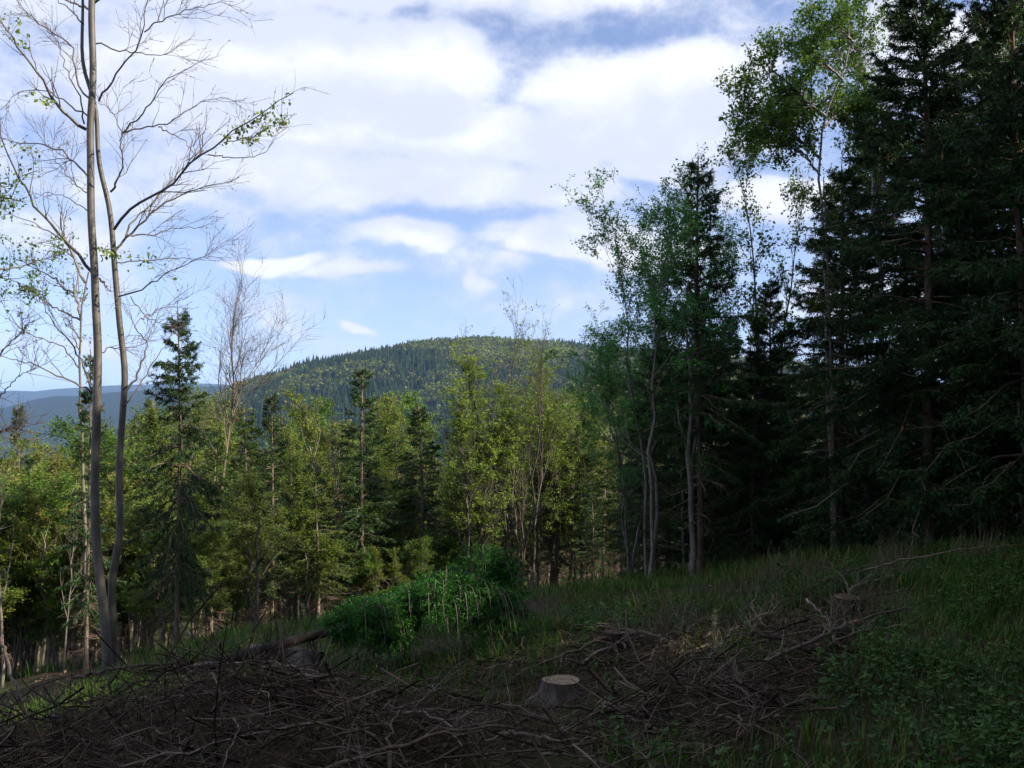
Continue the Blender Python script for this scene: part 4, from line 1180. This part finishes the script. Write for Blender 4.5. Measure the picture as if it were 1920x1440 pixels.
def clutter():
    rng = np.random.default_rng(70)
    # prototypes of dead branches: a bent stick with side twigs, lying along +X
    protos = []
    for k in range(9):
        n = 12
        x = np.linspace(0, 1, n)
        P = np.stack([x, np.cumsum(rng.normal(size=n)) * .022 + .12 * np.sin(x * rng.uniform(1, 4)), np.cumsum(rng.normal(size=n)) * .012 + .06 * np.sin(x * 3.1)], -1)
        r = np.linspace(rng.uniform(.006, .013), .003, n)
        a = Acc(); add_tubes(a, P, r, 6, rng)
        P2, R2 = spawn(rng, P[None], r[None], int(rng.integers(7, 16)), .30, (.5, 1.1), (.15, 1), 5, -.02, .16, .5, .3, .4, rmin=.0025)
        P3, R3 = spawn(rng, P2, R2, 26, .16, (.5, 1.0), (.2, 1), 3, .0, .15, .6, .5, .2, rmin=.0018)
        b = Acc(); add_tubes(b, P2, R2, 4, rng); add_tubes(b, P3, R3, 3, rng)
        mt = 'dead' if k % 4 else 'dead_pale'
        protos.append((a.mesh('dead_branch', M[mt]), b.mesh('dead_branch_twigs', M[mt]), k % 4 == 0))
    zones = [(70, lambda: (rng.uniform(-4.6, -.7), rng.uniform(5.0, 8.8)), 'lying in the heap of felling waste on the left', 'left heap'),
             (62, lambda: (rng.uniform(-.9, 1.6), rng.uniform(4.3, 9.6)), 'strewn over the middle of the clearing', 'middle of the clearing'),
             (44, lambda: (rng.uniform(1.0, 3.9), rng.uniform(5.5, 11)), 'in the band of waste running up to the right', 'right-hand band')]
    for cnt, fn, where, gname in zones:
        c = 0
        while c < cnt:
            x, y = fn()
            if brush_density(x, y) < .45: continue
            c += 1
            me, tm, pale = protos[int(rng.integers(0, 9))]
            L_ = rng.uniform(.5, 1.5)
            az = rng.uniform(0, 2 * np.pi) if gname != 'right-hand band' else rng.normal() * .5 + 1.05
            x1, y1 = x + math.cos(az) * L_, y + math.sin(az) * L_
            f = rng.uniform(.15, 1.0)
            z0 = float(G(x, y) + heap(x, y) * f) + .02; z1 = float(G(x1, y1) + heap(x1, y1) * f) + .02 + abs(rng.normal()) * .03
            o = link('dead_branch', me); o.location = (x, y, z0)
            o.rotation_euler = (rng.uniform(-.3, .3), -math.atan2(z1 - z0, L_), az)
            th = .5 + 1.2 * rng.random() ** 2
            o.scale = (L_, L_ * th * .9, L_ * th * .9)
            tag(o, ('bleached pale dead branch ' if pale else 'grey brown dead branch ') + where, 'branch', ('pale' if pale else 'brown') + ' dead branches of the ' + gname)
            t = link('twig_spray', tm, o)
            yb = y + math.sin(az) * L_ / 2; xb = x + math.cos(az) * L_ / 2
            PENDING.append((o, ('long ' if L_ > 1.1 else 'short ' if L_ < .75 else '') + ('pale' if pale else 'brown') + ' dead branch', gname + (', near side' if yb < 6.2 else ', far side' if yb > 7.8 else ', central part'), 960 + F * xb / yb))
    # loose twigs, far too many to count
    n = 38000
    x = rng.uniform(-6, 5.5, n); y = rng.uniform(3.4, 11.8, n)
    w = brush_density(x, y) * (.6 + 1.2 * np.clip(heap(x, y) * 2, 0, 1))
    kp = rng.random(n) < w; x, y = x[kp], y[kp]; n = len(x)
    az = rng.uniform(0, 2 * np.pi, n); el = rng.normal(size=n) * (.18 + .3 * np.clip(heap(x, y) * 2, 0, 1))
    l = rng.uniform(.06, .62, n) * np.where(rng.random(n) < .12, 1.7, 1)
    d = np.stack([np.cos(az) * np.cos(el), np.sin(az) * np.cos(el), np.sin(el)], -1)
    bend = rng.normal(size=(n, 3)) * .22
    s = np.linspace(-.5, .5, 4)
    z = G(x, y) + heap(x, y) * rng.random(n) ** .6 + .015 + np.abs(np.sin(el)) * l * .35
    C = np.stack([x, y, z], -1)
    P = C[:, None] + d[:, None] * (l[:, None] * s[None])[..., None] + bend[:, None] * (l[:, None] * (s ** 2)[None])[..., None] + rng.normal(size=(n, 4, 3)) * .012
    P[..., 2] = np.maximum(P[..., 2], G(P[..., 0], P[..., 1]) + .004)
    r = (.0014 + .0095 * rng.random(n) ** 4)[:, None] * np.linspace(1, .45, 4)[None]
    a = Acc(); add_tubes(a, P, r, 3, rng)
    tag(link('brushwood', a.mesh('brushwood', M['dead_twig'])), 'tangle of fine dead twigs covering the clearing floor', 'brushwood', kind='stuff')
    # dead leaves and chips
    n = 26000
    x = rng.uniform(-8, 6, n); y = rng.uniform(3, 16, n)
    kp = rng.random(n) < .25 + .75 * brush_density(x, y); x, y = x[kp], y[kp]
    a = Acc(); leaves(a, rng, np.stack([x, y, G(x, y) + heap(x, y) * rng.random(len(x)) * .5 + .012], -1), .045, 1.5, .5, aspect=.7)
    tag(link('leaf_litter', a.mesh('leaf_litter', M['litter'], False)), 'brown dead leaves and chips between the twigs', 'leaf litter', kind='stuff')


clutter()


def traced_branch(label, pts, w, mat='dead', twigs=6, seed=0, tl=.3, name='dead_branch', tip=.35):
    """pts: (px, py, height above the soil); every point lies on its own spot of the ground"""
    rng = np.random.default_rng(100 + seed)
    P = []
    for px, py, up in pts:
        P.append(onground(px, py, up))
    P = resample(np.stack(P), 22, 2)
    root = P[0].copy()
    D = P[:, 1].mean()
    r = np.linspace(w, w * tip, 22) * .62 / F * D / 2 * rng.uniform(.9, 1.1, 22)
    P[1:-1] += rng.normal(size=(20, 3)) * .008
    a = Acc(); add_tubes(a, P - root, r, 8, rng)
    # closed cut ends
    o = link(name, a.mesh(name, M[mat]), None, tuple(root))
    tag(o, label, 'branch')
    if twigs:
        P2, R2 = spawn(rng, P[None] - root, r[None], twigs, tl, (.5, 1.1), (.15, 1), 5, .05, .16, .5, .3, .3, rmin=.003)
        P3, R3 = spawn(rng, P2, R2, twigs * 3, tl * .5, (.5, 1), (.2, 1), 3, .02, .15, .6, .5, .2, rmin=.002)
        b = Acc(); add_tubes(b, P2, R2, 4, rng); add_tubes(b, P3, R3, 3, rng)
        link('twig_spray', b.mesh('twigs', M[mat]), o)


TB = [('long pale arched branch over the left heap, running down to the right', [(365, 1248, .5), (430, 1243, .52), (500, 1248, .5), (580, 1256, .45), (640, 1275, .35), (720, 1315, .15), (800, 1362, .05)], 13, 'dead_pale', 4),
      ('upright pale crooked stick in front of the left heap', [(357, 1258, .6), (340, 1300, .5), (328, 1335, .4), (325, 1365, .3)], 8, 'dead_pale', 3),
      ('long slanting branch in the lower left corner', [(0, 1195, .9), (25, 1275, .6), (55, 1345, .35), (100, 1440, .05)], 13, 'dead', 3),
      ('short thick stick leaning against the log end', [(610, 1245, .5), (632, 1290, .3), (660, 1335, .1)], 12, 'dead', 0),
      ('pale stick pointing up beside the log end', [(640, 1325, .12), (590, 1345, .1), (550, 1385, .05)], 12, 'dead_pale', 2),
      ('stick crossing below the log to the lower left', [(690, 1320, .15), (665, 1360, .1), (630, 1420, .05)], 8, 'dead_pale', 2),
      ('thick bleached branch right of the stump, upper of the pair', [(1125, 1318, .05), (1180, 1330, .05), (1230, 1336, .05), (1300, 1342, .06)], 14, 'dead_pale', 2),
      ('thick bleached branch right of the stump, lower of the pair', [(1130, 1325, .04), (1170, 1345, .04), (1215, 1354, .04), (1285, 1352, .05)], 13, 'dead_pale', 2),
      ('bleached bent branch below the stump', [(945, 1378, .05), (1000, 1376, .08), (1040, 1388, .06), (1110, 1390, .05), (1200, 1385, .05)], 14, 'dead_pale', 3),
      ('branch curving up to the right below the bleached pair', [(1115, 1400, .03), (1160, 1390, .05), (1210, 1376, .05), (1250, 1362, .05)], 10, 'dead', 2),
      ('straight pale branch at the bottom edge of the clearing', [(1015, 1415, .04), (1080, 1420, .05), (1140, 1415, .05), (1195, 1408, .04)], 12, 'dead_pale', 1),
      ('thin bleached branch in front of the stump', [(975, 1340, .05), (1040, 1345, .06), (1080, 1360, .05)], 10, 'dead_pale', 2),
      ('bowed pale branch at the bottom, right of the left heap', [(828, 1408, .05), (840, 1385, .12), (870, 1360, .12), (900, 1345, .05)], 10, 'dead_pale', 2),
      ('dark stick in the lower middle rising to the right', [(850, 1440, .03), (900, 1410, .06), (950, 1385, .08), (990, 1376, .05)], 10, 'dead', 2),
      ('long lit pole running up to the right through the waste', [(1305, 1300, .08), (1400, 1258, .15), (1470, 1225, .2), (1545, 1190, .22), (1600, 1165, .2), (1700, 1138, .2)], 14, 'dead_pale', 8),  # pale through its bleached wood colour
      ('second pole beside the long lit one', [(1330, 1310, .05), (1400, 1275, .1), (1440, 1250, .12), (1480, 1230, .1)], 12, 'dead', 4),
      ('pale stick crossing the long lit pole', [(1512, 1123, .35), (1535, 1145, .25), (1565, 1178, .12)], 7, 'dead_pale', 1),
      ('dark pole in the upper part of the right-hand waste', [(1315, 1195, .1), (1360, 1185, .1), (1420, 1170, .1)], 11, 'dead', 4),
      ('thin lit stick in the middle of the right-hand waste', [(1290, 1230, .08), (1330, 1215, .1), (1355, 1205, .1)], 8, 'dead_pale', 2),  # bleached wood colour as well
      ('dark branch slanting down through the right-hand waste', [(1230, 1275, .06), (1290, 1290, .1), (1350, 1320, .06)], 9, 'dead', 4),
      ('pale stick lying behind the stump', [(910, 1255, .05), (950, 1243, .08), (990, 1230, .08)], 8, 'dead_pale', 2),
      ('curved branch on the bare soil under the felled crown', [(890, 1215, .1), (900, 1240, .06), (930, 1252, .04), (1085, 1232, .04)], 7, 'dead', 5),
      ('broken white-ended stub standing in the waste on the right', [(1245, 1185, .02), (1238, 1160, .14), (1222, 1135, .28)], 12, 'dead_pale', 0),
      ('long thin fallen bough along the foot of the right-hand wood', [(1530, 1092, .1), (1600, 1075, .15), (1700, 1048, .3), (1800, 1030, .4), (1920, 1022, .45)], 7, 'dead', 10),
      ('short bleached stick in the dry grass before the right-hand wood', [(1458, 1058, .25), (1490, 1062, .2), (1520, 1074, .12)], 7, 'dead_pale', 0),
      ('arched thin branch over the dry grass on the right', [(1550, 1085, .1), (1620, 1060, .3), (1680, 1062, .3), (1728, 1090, .1)], 5, 'dead', 6),
      ('thin upright dry stalk left of the stump', [(862, 1290, .02), (860, 1250, .15), (862, 1215, .3), (860, 1180, .45)], 4, 'dead_pale', 2),
      ('two bare whips standing in the grass right of the felled crown', [(1400, 1175, .02), (1398, 1130, .25), (1392, 1095, .45)], 4, 'dead', 3),
      ('bent branch across the bottom of the left heap', [(85, 1430, .1), (150, 1405, .2), (200, 1390, .25), (250, 1360, .3)], 8, 'dead', 5),
      ('branch rising from the left heap toward the felled trunk', [(300, 1290, .35), (330, 1240, .5), (350, 1215, .6), (300, 1165, .9)], 8, 'dead', 5),
      ('thick dark bough lying at the back of the left heap', [(140, 1270, .35), (240, 1250, .45), (330, 1245, .45), (420, 1240, .4)], 14, 'dead', 8)]
for i, (lab, pts, w, mt, tw) in enumerate(TB):
    traced_branch(lab, pts, w, mt, tw, i)


def cylinder_with_cut(name, label, cat, p0, p1, r0, r1, seed, barkmat='wet_bark', flare=0.0, cutmat='cut', start_cut=True):
    """log or stump: bark shell from p0 to p1 with a sawn face on p1"""
    rng = np.random.default_rng(seed)
    p0, p1 = np.array(p0, float), np.array(p1, float)
    n, k = 12, 26
    s = np.linspace(0, 1, n)
    P = p0 + (p1 - p0) * s[:, None]
    rr = r0 + (r1 - r0) * s + flare * (1 - s) ** 3
    T = norm(p1 - p0); ref = np.array([0, 0, 1.]) if abs(T[2]) < .8 else np.array([1., 0, 0])
    u = norm(np.cross(T, ref)); v = np.cross(T, u)
    a = np.arange(k) / k * 2 * np.pi
    wob = 1 + .05 * np.sin(a * 3 + rng.uniform(0, 6)) + .03 * np.sin(a * 7 + rng.uniform(0, 6))
    fl = 1 + (flare > 0) * .25 * (1 - s)[:, None] ** 2 * np.sin(a * 5 + 1)[None]
    V = P[:, None] + (rr[:, None] * wob[None] * fl * (1 + rng.normal(size=(n, k)) * .012))[..., None] * (u[None, None] * np.cos(a)[None, :, None] + v[None, None] * np.sin(a)[None, :, None])
    tilt = .06 * r1
    o = thing(name, label, cat, tuple(p1))
    i = np.arange(n - 1)[:, None] * k; j = np.arange(k)[None]; j2 = (j + 1) % k
    Q = np.stack([i + j, i + j2, i + k + j2, i + k + j], -1).reshape(-1, 4)
    link('bark', Acc().add(V.reshape(-1, 3) - p1, Q=Q).mesh(name + '_bark', M[barkmat]), o)
    # sawn face with a raised hinge strip
    m = 7
    W = []
    for q in range(m):
        f = q / (m - 1)
        ring = P[-1] + (V[-1] - P[-1]) * max(f, .001) * .985 + T * (.004 + rng.normal(size=(k, 1)) * .002 * (q < m - 1))
        W.append(ring)
    W = np.stack(W)
    i = np.arange(m - 1)[:, None] * k
    Q = np.stack([i + j, i + j2, i + k + j2, i + k + j], -1).reshape(-1, 4)
    me = Acc().add(W.reshape(-1, 3) - p1, Q=Q).mesh(name + '_cut', M[cutmat])
    c = link('cut_face', me, o)
    return o


g = onground(1055, 1318)
st = np.array([g[0], g[1] + .16, float(G(g[0], g[1] + .16))])
cylinder_with_cut('tree_stump', 'freshly sawn pale-topped spruce stump in the middle of the brushwood', 'stump', st - [0, 0, .05], st + [.0, 0, .12], .165, .15, 1, barkmat='dark_bark', flare=.07)
g = onground(1155, 1222)
st = np.array([g[0], g[1] + .12, float(G(g[0], g[1] + .12))])
cylinder_with_cut('tree_stump', 'small grey stump in the waste right above the pale-topped one', 'stump', st - [0, 0, .05], st + [0, 0, .14], .11, .10, 2, flare=.05, cutmat='dead')
g = onground(1600, 1165)
st = np.array([g[0], g[1] + .15, float(G(g[0], g[1] + .15))])
cylinder_with_cut('tree_stump', 'dark old stump at the upper end of the right-hand waste', 'stump', st - [0, 0, .05], st + [.01, -.01, .22], .17, .15, 3, flare=.06, cutmat='dead')
e = onground(575, 1310, .14)
cylinder_with_cut('sawn_log', 'dark sawn log end facing the viewer from inside the left heap', 'log', e + [-.35, 1.25, .02], e, .115, .128, 4, cutmat='dead')
e = onground(520, 1232, .2)
cylinder_with_cut('sawn_log', 'dark log lying under the felled trunk', 'log', e + [-.35, .25, 0], e + [.45, .0, -.02], .08, .075, 5, cutmat='dead')

# ------------------------------------------------------------------ grass and herbs


def blades(acc, rng, C, h, w, lean=.5):
    n = len(C)
    az = rng.uniform(0, 2 * np.pi, n); d = np.stack([np.cos(az), np.sin(az), np.zeros(n)], -1)
    sd = np.stack([-np.sin(az), np.cos(az), np.zeros(n)], -1)
    H = h * rng.uniform(.45, 1.25, n); ln = lean * rng.uniform(.2, 1.3, n)
    s = np.array([0, .4, .75, 1.0])
    mid = C[:, None] + np.array([0, 0, 1.]) * (H[:, None] * (s - .35 * (ln[:, None] * s ** 2)))[..., None] + d[:, None] * (H * ln)[:, None, None] * (s ** 2)[None, :, None]
    wd = w * np.array([1, .85, .5, .03])
    V = np.stack([mid - sd[:, None] * wd[None, :, None], mid + sd[:, None] * wd[None, :, None]], 2).reshape(-1, 3)
    i = np.arange(n)[:, None, None] * 8; j = np.arange(3)[None, :, None] * 2
    Q = np.concatenate([i + j, i + j + 1, i + j + 3, i + j + 2], -1).reshape(-1, 4)
    acc.add(V, Q=Q, rnd=np.repeat(rng.random(n), 8))


def build_grass():
    rng = np.random.default_rng(80)
    def scatter(n, x0, x1, y0, y1, fn):
        x = rng.uniform(x0, x1, n); y = rng.uniform(y0, y1, n)
        k = rng.random(n) < fn(x, y); return x[k], y[k]
    clump = lambda x, y: np.clip(.55 + .6 * fnoise(x, y, 2.2, 21) + .3 * fnoise(x, y, 6, 22), 0.03, 1)
    def gd(x, y):
        b = brush_density(x, y)
        g = (1 - b) ** 1.5
        return g * clump(x, y)
    x, y = scatter(128000, -6, 9, 3.2, 17.5, lambda x, y: gd(x, y) * np.where(y > 12, .8, 1))
    a = Acc(); blades(a, rng, np.stack([x, y, G(x, y) - .01], -1), .22, .0042, .6)
    tag(link('grass', a.mesh('grass', M['grass'], False)), 'dark green grass over the right side and the far edge of the clearing', 'grass', kind='stuff')
    # sunlit grass and weeds in the stand
    x, y = scatter(26000, -16, 8, 17, 40, lambda x, y: clump(x, y) * .8)
    a = Acc(); blades(a, rng, np.stack([x, y, G(x, y) - .01], -1), .3, .008, .6)
    tag(link('stand_grass', a.mesh('stand_grass', M['grass'], False)), 'thin grass on the forest floor of the stand', 'grass', kind='stuff')
    # dry tufts in front of the right-hand wood
    tuft = [(2.9, 11.5), (3.4, 12), (4.4, 11.8), (3.3, 9.2), (4.9, 12.4), (3.0, 10.6), (5.5, 11.6), (1.5, 9.8), (2.6, 8.8)]
    C = np.concatenate([np.stack([q[0] + rng.normal(size=130) * .16, q[1] + rng.normal(size=130) * .16], -1) for q in tuft])
    a = Acc(); blades(a, rng, np.stack([C[:, 0], C[:, 1], G(C[:, 0], C[:, 1]) - .01], -1), .5, .0028, .6)
    tag(link('dry_grass', a.mesh('dry_grass', M['dry_grass'], False)), 'tufts of tall straw-coloured grass before the right-hand wood', 'grass', kind='stuff')
    x, y = scatter(9000, -6, 9, 3.2, 16, lambda x, y: .25 + .75 * (1 - brush_density(x, y)) * np.clip(.4 + .8 * fnoise(x, y, 1.3, 28), 0, 1))
    a = Acc(); blades(a, rng, np.stack([x, y, G(x, y) - .01], -1), .27, .0022, .9)
    tag(link('dead_grass', a.mesh('dead_grass', M['dry_grass'], False)), 'thin dead stalks scattered through the green grass', 'grass', kind='stuff')
    # broad-leaved herbs in the lower right
    x, y = scatter(9500, .6, 8, 3.0, 11.5, lambda x, y: (1 - brush_density(x, y)) ** 2 * np.clip(.5 + .6 * fnoise(x, y, 1.6, 25), .05, 1))
    n = len(x); hgt = rng.uniform(.08, .34, n)
    zg = G(x, y)
    st = Acc(); s = np.linspace(0, 1, 4)
    ln = rng.normal(size=(n, 2)) * .25
    P = np.stack([x[:, None] + ln[:, :1] * hgt[:, None] * s ** 2, y[:, None] + ln[:, 1:] * hgt[:, None] * s ** 2, zg[:, None] + hgt[:, None] * s], -1)
    add_tubes(st, P, np.tile(np.linspace(.003, .0015, 4), (n, 1)), 3, rng)
    k = 11
    idx = np.repeat(np.arange(n), k); pos, _ = interp(P[idx], rng.uniform(.3, 1, n * k))
    m = len(pos); az = rng.uniform(0, 2 * np.pi, m)
    d = norm(np.stack([np.cos(az), np.sin(az), rng.uniform(-.35, .45, m)], -1)); sd = np.stack([-np.sin(az), np.cos(az), np.zeros(m)], -1)
    nn = np.cross(sd, d); L_ = rng.uniform(.02, .062, m)[:, None]
    V = np.stack([pos, pos + d * L_ * .45 + sd * L_ * .33 + nn * L_ * .1, pos + d * L_ - nn * L_ * .12, pos + d * L_ * .45 - sd * L_ * .33 + nn * L_ * .1], 1).reshape(-1, 3)
    i = np.arange(m)[:, None] * 4
    st.add(V, T=np.concatenate([i + [0, 2, 1], i + [0, 3, 2]]), rnd=np.repeat(rng.random(n)[idx] * .6 + rng.random(m) * .4, 4))
    tag(link('herb_layer', st.mesh('herb_layer', M['herb'], False)), 'leafy nettles and bramble covering the lower right ground', 'herbs', kind='stuff')


build_grass()

# ------------------------------------------------------------------ haze over the valley


def build_haze():
    x0, x1, y0, y1, z0, z1 = -14900, 14900, -14900, 14900, VALLEY - 2, 420
    V = [(x, y, z) for x in (x0, x1) for y in (y0, y1) for z in (z0, z1)]
    Q = [(0, 1, 3, 2), (4, 6, 7, 5), (0, 4, 5, 1), (2, 3, 7, 6), (0, 2, 6, 4), (1, 5, 7, 3)]
    m, N, L = new_mat('haze')
    o = N.new('ShaderNodeOutputMaterial'); v = N.new('ShaderNodeVolumePrincipled')
    v.inputs['Color'].default_value = (.36, .58, 1.0, 1); v.inputs['Density'].default_value = HAZE
    L.new(v.outputs[0], o.inputs['Volume'])
    m.cycles.homogeneous_volume = True
    tag(link('haze', Acc().add(V, Q=Q).mesh('haze', m, False)), 'thin blue haze of the valley air', 'haze', kind='stuff')


HAZE = 7e-5
build_haze()

# ------------------------------------------------------------------ labels of look-alikes: their place in the row, from left to right
ORD = ['first', 'second', 'third', 'fourth', 'fifth', 'sixth', 'seventh', 'eighth', 'ninth', 'tenth', 'eleventh', 'twelfth']
rows = {}
for o, head, tail, px in PENDING:
    rows.setdefault((head, tail), []).append((px, o))
for (head, tail), row in rows.items():
    row.sort(key=lambda q: q[0])
    for i, (px, o) in enumerate(row):
        if len(row) == 1: o['label'] = head + ', ' + tail
        else: o['label'] = head + ', ' + tail + ', ' + (ORD[i] if i < 12 else '%dth' % (i + 1)) + ' from left'
